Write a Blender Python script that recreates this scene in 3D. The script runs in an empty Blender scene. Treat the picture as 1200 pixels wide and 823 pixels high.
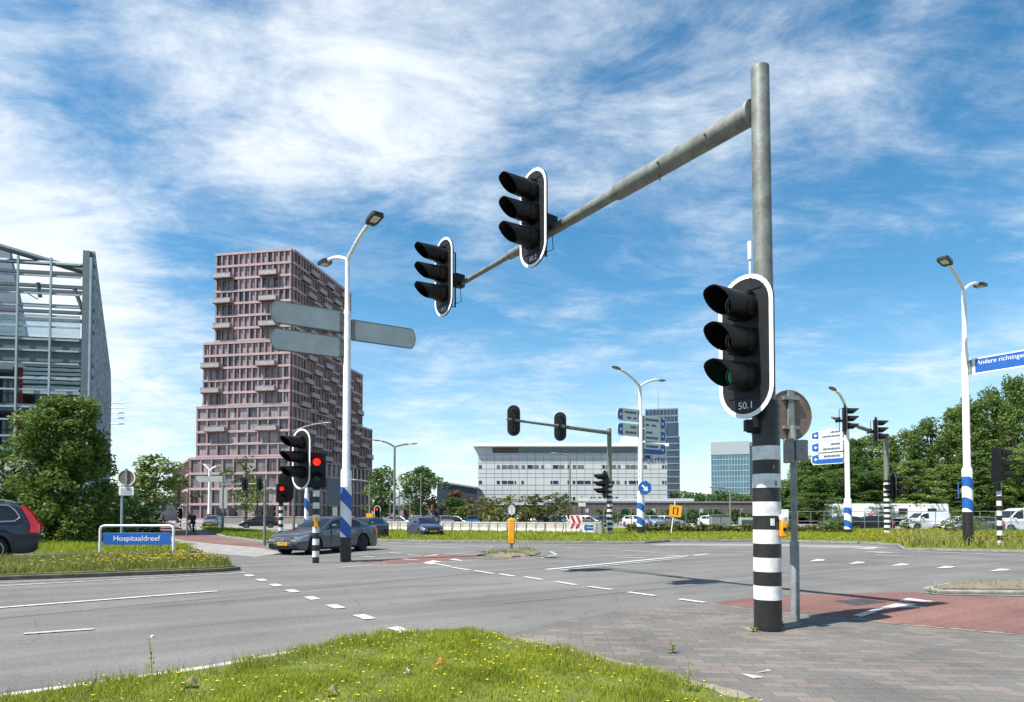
import bpy, bmesh, math, random
import numpy as np
from mathutils import Vector, Matrix, Quaternion
R = random.Random(7)
NP = np.random.default_rng(11)
scene = bpy.context.scene
COL = scene.collection
rad = math.radians

# ------------------------------------------------------------------ camera
FPX, CAMH, PITCH, HOR = 760.0, 1.67, rad(1.5), 602.0
Y0 = HOR - FPX * math.tan(PITCH)
cd = bpy.data.cameras.new('camera')
cam = bpy.data.objects.new('camera', cd); COL.objects.link(cam)
cam.location = (0, 0, CAMH); cam.rotation_euler = (rad(90) + PITCH, 0, 0)
cd.sensor_width = 36; cd.lens = 36 * FPX / 1200
cd.shift_y = (Y0 - 411.5) / 1200
cd.clip_start = .1; cd.clip_end = 6000
scene.camera = cam

def ray(px, py):
    u, v = (px - 600) / FPX, (Y0 - py) / FPX
    c, s = math.cos(PITCH), math.sin(PITCH)
    return Vector((u, c - v * s, s + v * c))
def G(px, py, z=0.0):
    d = ray(px, py); t = (z - CAMH) / d.z
    return Vector((d.x * t, d.y * t, z))
def P(px, py, Y):
    d = ray(px, py); t = Y / d.y
    return Vector((d.x * t, Y, CAMH + d.z * t))
RD = Vector((.835, .55, 0)).normalized()      # along the near road
ND = Vector((-.55, .835, 0)).normalized()     # along the crossing road

# ------------------------------------------------------------------ materials
def mat(name, col, rough=.6, metal=0., var=.12, vscale=3., bump=0., bscale=40., col2=None, spec=.5, emit=None, estr=0., alpha=None, coat=0., detail=4.):
    m = bpy.data.materials.new(name); m.use_nodes = True
    nt = m.node_tree; b = nt.nodes['Principled BSDF']
    b.inputs['Roughness'].default_value = rough; b.inputs['Metallic'].default_value = metal
    b.inputs['Specular IOR Level'].default_value = spec
    b.inputs['Coat Weight'].default_value = coat
    tc = nt.nodes.new('ShaderNodeTexCoord')
    n = nt.nodes.new('ShaderNodeTexNoise'); n.inputs['Scale'].default_value = vscale; n.inputs['Detail'].default_value = detail
    n.inputs['Roughness'].default_value = .65
    nt.links.new(tc.outputs['Object'], n.inputs['Vector'])
    r = nt.nodes.new('ShaderNodeValToRGB')
    c2 = col2 if col2 else tuple(max(0, c * (1 - 2 * var)) for c in col)
    r.color_ramp.elements[0].position = .3; r.color_ramp.elements[1].position = .7
    r.color_ramp.elements[0].color = (*c2, 1); r.color_ramp.elements[1].color = (*[min(1, c * (1 + var * .4)) for c in col], 1)
    nt.links.new(n.outputs['Fac'], r.inputs['Fac']); nt.links.new(r.outputs['Color'], b.inputs['Base Color'])
    if bump:
        n2 = nt.nodes.new('ShaderNodeTexNoise'); n2.inputs['Scale'].default_value = bscale; n2.inputs['Detail'].default_value = 3
        nt.links.new(tc.outputs['Object'], n2.inputs['Vector'])
        bp = nt.nodes.new('ShaderNodeBump'); bp.inputs['Strength'].default_value = bump; bp.inputs['Distance'].default_value = .02
        nt.links.new(n2.outputs['Fac'], bp.inputs['Height']); nt.links.new(bp.outputs['Normal'], b.inputs['Normal'])
    if emit:
        b.inputs['Emission Color'].default_value = (*emit, 1); b.inputs['Emission Strength'].default_value = estr
    if alpha is not None: b.inputs['Alpha'].default_value = alpha
    return m

def leafmat(name, dark, light, vscale=.6, trans=.3):
    m = bpy.data.materials.new(name); m.use_nodes = True
    nt = m.node_tree; nt.nodes.remove(nt.nodes['Principled BSDF'])
    out = nt.nodes['Material Output']
    tc = nt.nodes.new('ShaderNodeTexCoord')
    n = nt.nodes.new('ShaderNodeTexNoise'); n.inputs['Scale'].default_value = vscale; n.inputs['Detail'].default_value = 8; n.inputs['Roughness'].default_value = .75
    nt.links.new(tc.outputs['Object'], n.inputs['Vector'])
    r = nt.nodes.new('ShaderNodeValToRGB'); r.color_ramp.elements[0].position = .32; r.color_ramp.elements[1].position = .7
    r.color_ramp.elements[0].color = (*dark, 1); r.color_ramp.elements[1].color = (*light, 1)
    nt.links.new(n.outputs['Fac'], r.inputs['Fac'])
    oi = nt.nodes.new('ShaderNodeObjectInfo')
    hs = nt.nodes.new('ShaderNodeHueSaturation')
    mr = nt.nodes.new('ShaderNodeMapRange'); mr.inputs['To Min'].default_value = .75; mr.inputs['To Max'].default_value = 1.25
    nt.links.new(oi.outputs['Random'], mr.inputs['Value']); nt.links.new(mr.outputs['Result'], hs.inputs['Value'])
    mr2 = nt.nodes.new('ShaderNodeMapRange'); mr2.inputs['To Min'].default_value = .515; mr2.inputs['To Max'].default_value = .485
    nt.links.new(oi.outputs['Random'], mr2.inputs['Value']); nt.links.new(mr2.outputs['Result'], hs.inputs['Hue'])
    nt.links.new(r.outputs['Color'], hs.inputs['Color'])
    d = nt.nodes.new('ShaderNodeBsdfPrincipled'); d.inputs['Roughness'].default_value = .55; d.inputs['Specular IOR Level'].default_value = .25
    t = nt.nodes.new('ShaderNodeBsdfTranslucent')
    mx = nt.nodes.new('ShaderNodeMixShader'); mx.inputs[0].default_value = trans
    nt.links.new(hs.outputs['Color'], d.inputs['Base Color']); nt.links.new(hs.outputs['Color'], t.inputs['Color'])
    nt.links.new(d.outputs[0], mx.inputs[1]); nt.links.new(t.outputs[0], mx.inputs[2]); nt.links.new(mx.outputs[0], out.inputs['Surface'])
    return m

def asphalt(name, base, rot, tracks=True):
    m = bpy.data.materials.new(name); m.use_nodes = True
    nt = m.node_tree; b = nt.nodes['Principled BSDF']; b.inputs['Roughness'].default_value = .85; b.inputs['Specular IOR Level'].default_value = .3
    N = nt.nodes.new; L = nt.links.new
    tc = N('ShaderNodeTexCoord')
    mp = N('ShaderNodeMapping'); mp.inputs['Rotation'].default_value = (0, 0, rot); L(tc.outputs['Object'], mp.inputs['Vector'])
    def noise(scale, det, rough, vec=None, sc=None):
        n = N('ShaderNodeTexNoise'); n.inputs['Scale'].default_value = scale; n.inputs['Detail'].default_value = det; n.inputs['Roughness'].default_value = rough
        if sc:
            q = N('ShaderNodeMapping'); q.inputs['Scale'].default_value = sc; L(mp.outputs[0], q.inputs['Vector']); L(q.outputs[0], n.inputs['Vector'])
        else: L(mp.outputs[0], n.inputs['Vector'])
        return n.outputs['Fac']
    def rng(x, a, c, d, e):
        q = N('ShaderNodeMapRange'); q.inputs['From Min'].default_value = a; q.inputs['From Max'].default_value = c; q.inputs['To Min'].default_value = d; q.inputs['To Max'].default_value = e
        L(x, q.inputs['Value']); return q.outputs['Result']
    def mul(a, c):
        q = N('ShaderNodeMath'); q.operation = 'MULTIPLY'; L(a, q.inputs[0]); L(c, q.inputs[1]); return q.outputs[0]
    speck = mul(rng(noise(48, 4, .8), .3, .7, .5, 1.5), rng(noise(14, 3, .7), .3, .7, .85, 1.15))
    big = rng(noise(.35, 5, .6), .3, .7, .86, 1.12)
    streak = rng(noise(1, 4, .6, sc=(.06, 1.1, 1)), .3, .7, .72, 1.18)
    spots = mul(rng(noise(1.1, 4, .55), .6, .72, 1, .8), rng(noise(.22, 3, .5), .55, .68, 1, .86))
    v = mul(mul(mul(speck, big), streak), spots)
    # thin dark tar cracks
    vo = N('ShaderNodeTexVoronoi'); vo.feature = 'DISTANCE_TO_EDGE'; vo.inputs['Scale'].default_value = .16
    ad = N('ShaderNodeVectorMath'); ad.operation = 'ADD'
    nw = N('ShaderNodeTexNoise'); nw.inputs['Scale'].default_value = .5; nw.inputs['Detail'].default_value = 5; L(mp.outputs[0], nw.inputs['Vector'])
    L(mp.outputs[0], ad.inputs[0]); L(nw.outputs['Color'], ad.inputs[1]); L(ad.outputs[0], vo.inputs['Vector'])
    v = mul(v, rng(vo.outputs['Distance'], .0, .004, .8, 1))
    cm = N('ShaderNodeVectorMath'); cm.operation = 'SCALE'; cm.inputs[0].default_value = base; L(v, cm.inputs['Scale'])
    L(cm.outputs[0], b.inputs['Base Color'])
    bp = N('ShaderNodeBump'); bp.inputs['Strength'].default_value = .5; bp.inputs['Distance'].default_value = .01
    L(noise(70, 3, .7), bp.inputs['Height']); L(bp.outputs[0], b.inputs['Normal'])
    return m

def brickmat(name, c1, c2, mortar, rot, bw, bh, scale=1., bias=0., msize=.008, rx=0.):
    m = bpy.data.materials.new(name); m.use_nodes = True
    nt = m.node_tree; b = nt.nodes['Principled BSDF']; b.inputs['Roughness'].default_value = .9; b.inputs['Specular IOR Level'].default_value = .25
    N = nt.nodes.new; L = nt.links.new
    tc = N('ShaderNodeTexCoord'); mp = N('ShaderNodeMapping'); mp.inputs['Rotation'].default_value = (rx, 0, rot); L(tc.outputs['Object'], mp.inputs['Vector'])
    br = N('ShaderNodeTexBrick'); L(mp.outputs[0], br.inputs['Vector'])
    br.inputs['Scale'].default_value = scale; br.inputs['Brick Width'].default_value = bw; br.inputs['Row Height'].default_value = bh
    br.inputs['Mortar Size'].default_value = msize; br.inputs['Bias'].default_value = 0; br.inputs['Mortar Smooth'].default_value = .3
    br.inputs['Color1'].default_value = (0, 0, 0, 1); br.inputs['Color2'].default_value = (1, 1, 1, 1); br.inputs['Mortar'].default_value = (.5, .5, .5, 1)
    nz = N('ShaderNodeTexNoise'); nz.inputs['Scale'].default_value = 1.7; nz.inputs['Detail'].default_value = 3; L(mp.outputs[0], nz.inputs['Vector'])
    ad = N('ShaderNodeMath'); ad.operation = 'ADD'; L(br.outputs['Color'], ad.inputs[0]); L(nz.outputs['Fac'], ad.inputs[1])
    r = N('ShaderNodeMapRange'); r.inputs['From Min'].default_value = 1.02 - bias; r.inputs['From Max'].default_value = 1.16 - bias; L(ad.outputs[0], r.inputs['Value'])
    mx = N('ShaderNodeMix'); mx.data_type = 'RGBA'; mx.inputs['A'].default_value = (*c1, 1); mx.inputs['B'].default_value = (*c2, 1); L(r.outputs[0], mx.inputs['Factor'])
    m2 = N('ShaderNodeMix'); m2.data_type = 'RGBA'; m2.inputs['B'].default_value = (*mortar, 1); L(br.outputs['Fac'], m2.inputs['Factor']); L(mx.outputs['Result'], m2.inputs['A'])
    n2 = N('ShaderNodeTexNoise'); n2.inputs['Scale'].default_value = 60; n2.inputs['Detail'].default_value = 4; n2.inputs['Roughness'].default_value = .8; L(tc.outputs['Object'], n2.inputs['Vector'])
    n3 = N('ShaderNodeTexNoise'); n3.inputs['Scale'].default_value = .9; n3.inputs['Detail'].default_value = 5; L(tc.outputs['Object'], n3.inputs['Vector'])
    a1 = N('ShaderNodeMapRange'); a1.inputs['From Min'].default_value = .3; a1.inputs['From Max'].default_value = .7; a1.inputs['To Min'].default_value = .65; a1.inputs['To Max'].default_value = 1.3; L(n2.outputs['Fac'], a1.inputs['Value'])
    a2 = N('ShaderNodeMapRange'); a2.inputs['From Min'].default_value = .3; a2.inputs['From Max'].default_value = .7; a2.inputs['To Min'].default_value = .75; a2.inputs['To Max'].default_value = 1.15; L(n3.outputs['Fac'], a2.inputs['Value'])
    mm = N('ShaderNodeMath'); mm.operation = 'MULTIPLY'; L(a1.outputs[0], mm.inputs[0]); L(a2.outputs[0], mm.inputs[1])
    vs = N('ShaderNodeVectorMath'); vs.operation = 'SCALE'; L(m2.outputs['Result'], vs.inputs[0]); L(mm.outputs[0], vs.inputs['Scale'])
    L(vs.outputs[0], b.inputs['Base Color'])
    bp = N('ShaderNodeBump'); bp.inputs['Strength'].default_value = .4; bp.inputs['Distance'].default_value = .006; bp.invert = True
    L(br.outputs['Fac'], bp.inputs['Height']); L(bp.outputs[0], b.inputs['Normal'])
    return m

M = {}
AROT = -math.atan2(RD.y, RD.x)
M['asphalt'] = asphalt('asphalt', (.136, .132, .125), AROT)
M['pave_light'] = mat('light paving', (.26, .25, .235), .9, var=.2, vscale=1.5, bump=.2)
M['red_path'] = asphalt('red asphalt', (.165, .085, .072), AROT)
M['brick_pave'] = brickmat('brick paving', (.126, .12, .112), (.168, .143, .128), (.098, .092, .083), rad(4), .33, .165, bias=-.01, msize=.008)
M['grid_tile'] = brickmat('slotted tile', (.05, .05, .065), (.09, .08, .1), (.02, .02, .02), rad(30), .12, .06)
M['kerb'] = mat('kerb concrete', (.27, .26, .24), .9, var=.25, vscale=4, bump=.3)
M['kerb_dark'] = mat('old kerb', (.13, .12, .1), .95, var=.3, vscale=4, bump=.3)
M['marking'] = mat('road paint', (.58, .575, .55), .8, var=.0, vscale=12, col2=(.26, .26, .25), detail=10)
M['marking_worn'] = mat('worn road paint', (.5, .5, .48), .8, vscale=11, col2=(.17, .17, .17), detail=9)
M['turf'] = mat('turf', (.14, .17, .03), .95, vscale=2.2, col2=(.065, .085, .02), bump=.8, bscale=50)
M['soil'] = mat('dry soil', (.2, .165, .11), .95, vscale=3, col2=(.1, .085, .05), bump=.8, bscale=25)
M['ground'] = mat('far ground', (.13, .14, .08), .95, vscale=.05, col2=(.09, .11, .05))
M['galv'] = mat('galvanised steel', (.225, .24, .215), .55, .3, var=.22, vscale=5, bump=.1, bscale=25, detail=9, col2=(.115, .118, .1))
M['galv_dark'] = mat('weathered galvanised steel', (.26, .275, .27), .6, .3, var=.2, vscale=9)
M['white_pole'] = mat('white pole paint', (.74, .75, .74), .45, var=.1, vscale=3)
M['black'] = mat('black plastic', (.006, .006, .0065), .5, var=.3, spec=.3, vscale=6)
M['black_gloss'] = mat('black pole sleeve', (.022, .0215, .02), .38, vscale=9, detail=11, col2=(.0085, .0085, .009))
M['plate_black'] = mat('backboard black', (.012, .0125, .0135), .5, var=.25, vscale=5, spec=.35)
M['white'] = mat('white sheeting', (.78, .79, .78), .5, var=.1, vscale=6)
M['white_scuffed'] = mat('scuffed white band', (.74, .74, .72), .55, var=.2, vscale=7, detail=10)
M['blue'] = mat('sign blue', (.012, .1, .38), .45, var=.08)
M['blue_dark'] = mat('dark sign blue', (.012, .035, .14), .45, var=.1)
M['sign_back'] = mat('sign back', (.43, .465, .435), .55, .05, var=.12, vscale=1.5, detail=8)
M['sign_brown'] = mat('weathered sign back', (.2, .15, .115), .6, .2, var=.18, vscale=6)
M['sign_cream'] = mat('sign face', (.6, .61, .57), .5, var=.06)
M['yellow'] = mat('yellow plastic', (.75, .32, .01), .5, var=.12)
M['yellow_plate'] = mat('plate yellow', (.8, .45, .02), .5, var=.03)
M['yellow_sign'] = mat('yellow sign', (.8, .36, .005), .55, var=.05)
M['red'] = mat('sign red', (.55, .02, .04), .5, var=.06)
M['red_lit'] = mat('red lamp lit', (.6, .01, .01), .4, emit=(1, .015, .01), estr=1.3)
M['green_lit'] = mat('green lamp lit', (.012, .12, .07), .3, emit=(.03, .8, .4), estr=.06)
M['lens_dark'] = mat('dark lens', (.02, .02, .022), .15)
M['glass_dark'] = mat('dark glass', (.012, .015, .018), .07, spec=.5, var=.2, vscale=.3)
M['glass_blue'] = mat('blue glass', (.055, .17, .25), .08, spec=.9, var=.25, vscale=.12)
M['glass_teal'] = mat('teal glass', (.05, .085, .085), .1, spec=.8, var=.2, vscale=.2)
M['rubber'] = mat('tyre rubber', (.018, .018, .018), .85)
M['chrome'] = mat('chrome', (.7, .7, .72), .15, .95, var=.05)
M['rim_dark'] = mat('dark alloy', (.04, .04, .042), .35, .6)
M['rim_silver'] = mat('silver alloy', (.45, .46, .47), .35, .7)
M['head_glass'] = mat('headlight glass', (.26, .28, .3), .08, .3, spec=.8)
M['tail_red'] = mat('tail light red', (.5, .01, .015), .15, spec=.8, emit=(1, .02, .02), estr=.06)
M['bark'] = mat('bark', (.12, .09, .065), .95, var=.3, vscale=5, bump=.6)
M['concrete'] = mat('white concrete', (.48, .45, .4), .85, var=.25, vscale=1.2)
M['leaf_mid'] = leafmat('leaves mid', (.05, .095, .018), (.165, .25, .055), .9)
M['leaf_dark'] = leafmat('leaves dark', (.038, .08, .018), (.11, .185, .045), .9)
M['leaf_wood'] = leafmat('leaves woodland', (.06, .11, .025), (.175, .26, .062), .5, .35)
M['leaf_bush'] = leafmat('leaves bush', (.05, .095, .018), (.15, .225, .045), 1.1, .35)
M['leaf_lime'] = leafmat('leaves light', (.065, .105, .02), (.155, .22, .04), .7)
M['leaf_red'] = leafmat('leaves red', (.05, .04, .018), (.15, .055, .03), .5)
M['leaf_olive'] = leafmat('leaves olive', (.05, .065, .015), (.14, .155, .035), .7)
M['grass'] = leafmat('grass blades', (.15, .195, .016), (.37, .42, .045), 1.3, .45)
M['grass_dry'] = leafmat('long grass', (.12, .15, .03), (.3, .31, .09), .8, .4)
M['navy_clad'] = mat('dark hall cladding', (.022, .035, .055), .5)
M['sand'] = mat('sandy dirt', (.26, .225, .165), .95, vscale=6, col2=(.13, .115, .085), bump=.4, bscale=60)
M['flower'] = mat('yellow flower', (.85, .6, .02), .7, var=.1)

# ------------------------------------------------------------------ mesh builder
class MB:
    def __init__(s): s.v, s.f, s.m = [], [], []
    def add(s, vs, fs, mi=0):
        o = len(s.v); s.v.extend([tuple(v) for v in vs]); s.f.extend([tuple(i + o for i in f) for f in fs]); s.m.extend([mi] * len(fs)); return s
    def obox(s, o, ex, ey, ez, mi=0):
        o, ex, ey, ez = map(Vector, (o, ex, ey, ez))
        vs = [o, o + ex, o + ex + ey, o + ey, o + ez, o + ex + ez, o + ex + ey + ez, o + ey + ez]
        return s.add(vs, [(0, 3, 2, 1), (4, 5, 6, 7), (0, 1, 5, 4), (1, 2, 6, 5), (2, 3, 7, 6), (3, 0, 4, 7)], mi)
    def box(s, x0, y0, z0, x1, y1, z1, mi=0):
        return s.obox((x0, y0, z0), (x1 - x0, 0, 0), (0, y1 - y0, 0), (0, 0, z1 - z0), mi)
    def cbox(s, c, d, mi=0):
        return s.box(c[0] - d[0] / 2, c[1] - d[1] / 2, c[2] - d[2] / 2, c[0] + d[0] / 2, c[1] + d[1] / 2, c[2] + d[2] / 2, mi)
    def path(s, pts, rads, n=14, mi=0, cap=True):
        pts = [Vector(p) for p in pts]
        if not hasattr(rads, '__len__'): rads = [rads] * len(pts)
        vs, fs = [], []
        prev = None
        for i, p in enumerate(pts):
            a = pts[max(0, i - 1)]; b = pts[min(len(pts) - 1, i + 1)]
            t = (b - a)
            if t.length < 1e-7: t = Vector((0, 0, 1))
            t.normalize()
            if prev is None:
                ref = Vector((0, 0, 1)) if abs(t.z) < .9 else Vector((1, 0, 0))
                x = t.cross(ref).normalized()
            else:
                x = (prev - t * prev.dot(t))
                x = x.normalized() if x.length > 1e-6 else t.orthogonal().normalized()
            prev = x; y = t.cross(x)
            for k in range(n):
                an = 2 * math.pi * k / n
                vs.append(p + (x * math.cos(an) + y * math.sin(an)) * rads[i])
        for i in range(len(pts) - 1):
            for k in range(n):
                k2 = (k + 1) % n
                fs.append((i * n + k, i * n + k2, (i + 1) * n + k2, (i + 1) * n + k))
        if cap:
            fs.append(tuple(range(n))[::-1]); fs.append(tuple((len(pts) - 1) * n + k for k in range(n)))
        return s.add(vs, fs, mi)
    def lathe(s, prof, c=(0, 0, 0), n=24, mi=0, axis='z', cap=True):
        vs, fs = [], []
        c = Vector(c)
        for r, h in prof:
            for k in range(n):
                a = 2 * math.pi * k / n
                if axis == 'z': q = Vector((r * math.cos(a), r * math.sin(a), h))
                elif axis == 'y': q = Vector((r * math.cos(a), h, r * math.sin(a)))
                else: q = Vector((h, r * math.cos(a), r * math.sin(a)))
                vs.append(c + q)
        for i in range(len(prof) - 1):
            for k in range(n):
                k2 = (k + 1) % n
                fs.append((i * n + k, i * n + k2, (i + 1) * n + k2, (i + 1) * n + k))
        if cap:
            fs.append(tuple(range(n))[::-1]); fs.append(tuple((len(prof) - 1) * n + k for k in range(n)))
        return s.add(vs, fs, mi)
    def prism(s, pts, o, ex, ey, ez, mi=0, mi_side=None):
        """polygon pts (a,b) laid at o + a*ex + b*ey, extruded by ez"""
        o, ex, ey, ez = map(Vector, (o, ex, ey, ez)); n = len(pts)
        vs = [o + ex * a + ey * b for a, b in pts]; vs += [v + ez for v in vs]
        s.add(vs, [tuple(range(n))[::-1], tuple(range(n, 2 * n))], mi)
        o2 = len(s.v) - 2 * n
        for i in range(n):
            j = (i + 1) % n
            s.f.append((o2 + i, o2 + j, o2 + n + j, o2 + n + i)); s.m.append(mi if mi_side is None else mi_side)
        return s
    def ring(s, outer, inner, o, ex, ey, ez, mi=0):
        o, ex, ey, ez = map(Vector, (o, ex, ey, ez)); n = len(outer)
        vs = [o + ex * a + ey * b for a, b in outer] + [o + ex * a + ey * b for a, b in inner]
        vs += [v + ez for v in vs]
        fs = []
        for i in range(n):
            j = (i + 1) % n
            fs += [(i, j, n + j, n + i), (2 * n + i, 3 * n + i, 3 * n + j, 2 * n + j), (i, 2 * n + i, 2 * n + j, j), (n + i, n + j, 3 * n + j, 3 * n + i)]
        return s.add(vs, fs, mi)
    def quad(s, a, b, c, d, mi=0): return s.add([a, b, c, d], [(0, 1, 2, 3)], mi)
    def grid(s, rows, mi=0):
        n = len(rows[0]); vs = [p for r in rows for p in r]
        fs = [(i * n + j, i * n + j + 1, (i + 1) * n + j + 1, (i + 1) * n + j) for i in range(len(rows) - 1) for j in range(n - 1)]
        return s.add(vs, fs, mi)
    def mesh(s, name, mats, smooth=True, fix=True, angle=35):
        me = bpy.data.meshes.new(name); me.from_pydata(s.v, [], s.f)
        for m in (mats if isinstance(mats, (list, tuple)) else [mats]): me.materials.append(M[m] if isinstance(m, str) else m)
        me.polygons.foreach_set('material_index', s.m)
        if fix:
            bm = bmesh.new(); bm.from_mesh(me); bmesh.ops.recalc_face_normals(bm, faces=bm.faces); bm.to_mesh(me); bm.free()
        if smooth:
            me.polygons.foreach_set('use_smooth', [True] * len(me.polygons)); me.set_sharp_from_angle(angle=rad(angle))
        me.update(); return me
    def build(s, name, mats, parent=None, loc=None, bevel=0., smooth=True, fix=True, label=None):
        o = bpy.data.objects.new(name, s.mesh(name, mats, smooth, fix)); COL.objects.link(o)
        if parent: o.parent = parent
        if loc is not None: o.location = loc
        if label: o['label'] = label
        if bevel:
            b = o.modifiers.new('bevel', 'BEVEL'); b.width = bevel; b.segments = 2; b.limit_method = 'ANGLE'
        return o

def tag(o, label=None, cat=None, group=None, kind=None):
    for k, v in (('label', label), ('category', cat), ('group', group), ('kind', kind)):
        if v: o[k] = v
    return o
def thing(name, label, cat, loc=(0, 0, 0), rz=0., group=None):
    o = bpy.data.objects.new(name, None); COL.objects.link(o); o.empty_display_size = .2
    o.location = loc; o.rotation_euler = (0, 0, rz)
    return tag(o, label, cat, group)
def copy_tree(o, parent=None):
    c = o.copy(); COL.objects.link(c)
    if parent: c.parent = parent
    for ch in list(o.children): copy_tree(ch, c)
    return c
def struct(o): o['kind'] = 'structure'; return o

def text_into(mb, s, size, o, ex, ey, ez, mi=0, align='CENTER', width=None):
    cu = bpy.data.curves.new('txt', 'FONT'); cu.body = s; cu.size = size; cu.align_x = align; cu.align_y = 'CENTER'; cu.resolution_u = 3
    ob = bpy.data.objects.new('txt', cu); COL.objects.link(ob)
    bpy.context.view_layer.update()
    me = ob.evaluated_get(bpy.context.evaluated_depsgraph_get()).to_mesh()
    co = [Vector(v.co) for v in me.vertices]; fs = [tuple(p.vertices) for p in me.polygons]
    xs = [c.x for c in co]; sc = 1.
    if width: sc = width / (max(xs) - min(xs))
    o, ex, ey, ez = map(Vector, (o, ex, ey, ez))
    if align == 'LEFT':
        x0 = min(xs); co = [Vector((c.x - x0, c.y, 0)) for c in co]
    mb.add([o + ex * (c.x * sc) + ey * c.y + ez for c in co], fs, mi)
    ob.evaluated_get(bpy.context.evaluated_depsgraph_get()).to_mesh_clear()
    bpy.data.objects.remove(ob); bpy.data.curves.remove(cu)
    return mb

def stadium(w, h, n=14):
    r = w / 2; k = h / 2 - r
    p = [(r * math.cos(math.pi * i / n), k + r * math.sin(math.pi * i / n)) for i in range(n + 1)]
    p += [(-r * math.cos(math.pi * i / n), -k - r * math.sin(math.pi * i / n)) for i in range(n + 1)]
    return p
def circle(r, n=24): return [(r * math.cos(2 * math.pi * i / n), r * math.sin(2 * math.pi * i / n)) for i in range(n)]
EX, EY, EZ = Vector((1, 0, 0)), Vector((0, 1, 0)), Vector((0, 0, 1))
# ------------------------------------------------------------------ traffic signals
def face_rz(F): return math.atan2(F.x, -F.y)

def head_root(name, label, loc, F, group=None, number=None, lit=None, border=True, scale=1., bracket=True, cat='traffic light'):
    t = thing(name, label, cat, loc, face_rz(F), group); t.scale = (scale,) * 3
    add_head(t, 0, number, lit, border, bracket); return t

def add_head(t, zoff=0., number=None, lit=None, border=True, bracket=True, yoff=0., W=.86, H=2.05, plate=True):
    loc = (0, yoff, zoff)
    if plate:
        b = MB(); b.prism(stadium(W, H), (0, .0, 0), EX, EZ, (0, .035, 0))
        for z in (.80, -.72): b.box(-.26, -.012, z - .012, .26, .0, z + .012)
        bb = b.build('backboard', 'plate_black', t, loc)
        if border:
            MB().ring(stadium(W + .004, H + .004), stadium(W - .12, H - .12), (0, -.006, 0), EX, EZ, (0, .004, 0)).build('border', 'white', bb)
        if number:
            nb = MB(); text_into(nb, number, .145, (0, -.004, -.845), EX, EZ, (0, 0, 0)); nb.build('number', 'white', bb, fix=False, smooth=False)
    rb = MB(); rb.box(-.19, .036, -.78, .19, .16, .78)
    rb.build('rear_housing', 'black', t, loc, bevel=.02)
    for k, z in enumerate((.5, .0, -.5)):
        z += .06
        m = MB(); m.lathe([(.205, -.002), (.205, -.10), (.19, -.2)], (0, 0, z), 24, 0, 'y')
        for a in range(4): m.cbox((.2 * math.cos(.8 + a * 1.57), -.1, z + .2 * math.sin(.8 + a * 1.57)), (.05, .16, .05))
        mo = m.build('signal_module', 'black', t, loc)
        l = MB(); l.lathe([(.15, -.203), (.12, -.225), (.06, -.24), (.001, -.243)], (0, 0, z), 20, 0, 'y')
        lm = 'lens_dark'
        if lit == 'green' and k == 2: lm = 'green_lit'
        if lit == 'red' and k == 0: lm = 'red_lit'
        l.build('lens', lm, mo)
        # tunnel visor: a tube cut on the slant, top long and bottom short, drooping a little
        n = 22; vs, fs = [], []
        for ro, ri in ((.192, None), (.18, None)):
            for end in (0, 1):
                for i in range(n):
                    a = 2 * math.pi * i / n; up = (math.sin(a) + 1) / 2
                    L = .03 if not end else .27 + .34 * min(1., up * 1.2)
                    r = ro * (1 if not end else .93)
                    vs.append((r * math.cos(a), -.19 - L, z + r * math.sin(a) - L * .04))
        for i in range(n):
            j = (i + 1) % n
            fs += [(i, j, n + j, n + i), (2 * n + i, 3 * n + i, 3 * n + j, 2 * n + j), (n + i, n + j, 3 * n + j, 3 * n + i)]
        MB().add(vs, fs).build('visor', 'black', mo)
    if bracket:
        c = MB(); c.path([(-.0, .16, .72), (0, .36, .72), (0, .36, -.72), (0, .16, -.72)], .022, 8)
        c.cbox((0, .45, 0), (.2, .3, .32)); c.path([(0, .2, -.05), (.03, .5, -.15), (.05, .52, -.55), (0, .3, -.66)], .009, 6)
        c.build('bracket', 'black', t, loc)

def stripes_mat(name, z0, period, offs=0.):
    """black and white bands as sheeting wrapped on the pole: by height above the pole's own base"""
    m = bpy.data.materials.new(name); m.use_nodes = True; nt = m.node_tree; b = nt.nodes['Principled BSDF']; b.inputs['Roughness'].default_value = .42
    return m

def banded_pole(name, parent, r, z0, z1, band, top_black=True, n=20):
    """alternating bands from z0 up, each band slightly its own ring in ONE mesh (a pattern of the part)"""
    mb = MB(); z = z0; k = 0
    while z < z1 - 1e-4:
        z2 = min(z + band, z1)
        mb.lathe([(r + (.002 if k % 2 else 0), z), (r + (.002 if k % 2 else 0), z2)], (0, 0, 0), n, k % 2, cap=True); z = z2; k += 1
    return mb.build(name, ['black_gloss', 'white_scuffed'], parent)

# ---- the big mast in front
base = G(900, 738)
mast = thing('traffic_light_mast', 'tallest grey steel mast with long overhead arm and black and white zebra base', 'traffic mast', base, 0)
zt = CAMH + (602 - 70) / (FPX / base.y)
p = MB(); p.path([(0, 0, 3.2), (-.02, 0, 5.4), (-.035, 0, zt - .012), (-.035, 0, zt)], [.138, .134, .13, .118], 28); p.build('pole', 'galv', mast)
sl = MB(); sl.lathe([(.192, 0), (.192, .44)], n=28, mi=0)
z = .44
for k in range(11):
    sl.lathe([(.1925 + (.0015 if k % 2 == 0 else 0), z), (.1925 + (.0015 if k % 2 == 0 else 0), z + .2)], n=28, mi=(1 if k % 2 == 0 else 0)); z += .2
    if k == 10: break
sl.lathe([(.1925, z), (.1925, 3.2), (.175, 3.3)], n=28)
for q in (2.82, 2.95, 3.1, 3.2): sl.lathe([(.199, q), (.199, q + .035)], n=28)
sl.build('zebra_sleeve', ['black_gloss', 'white_scuffed'], mast)
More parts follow.
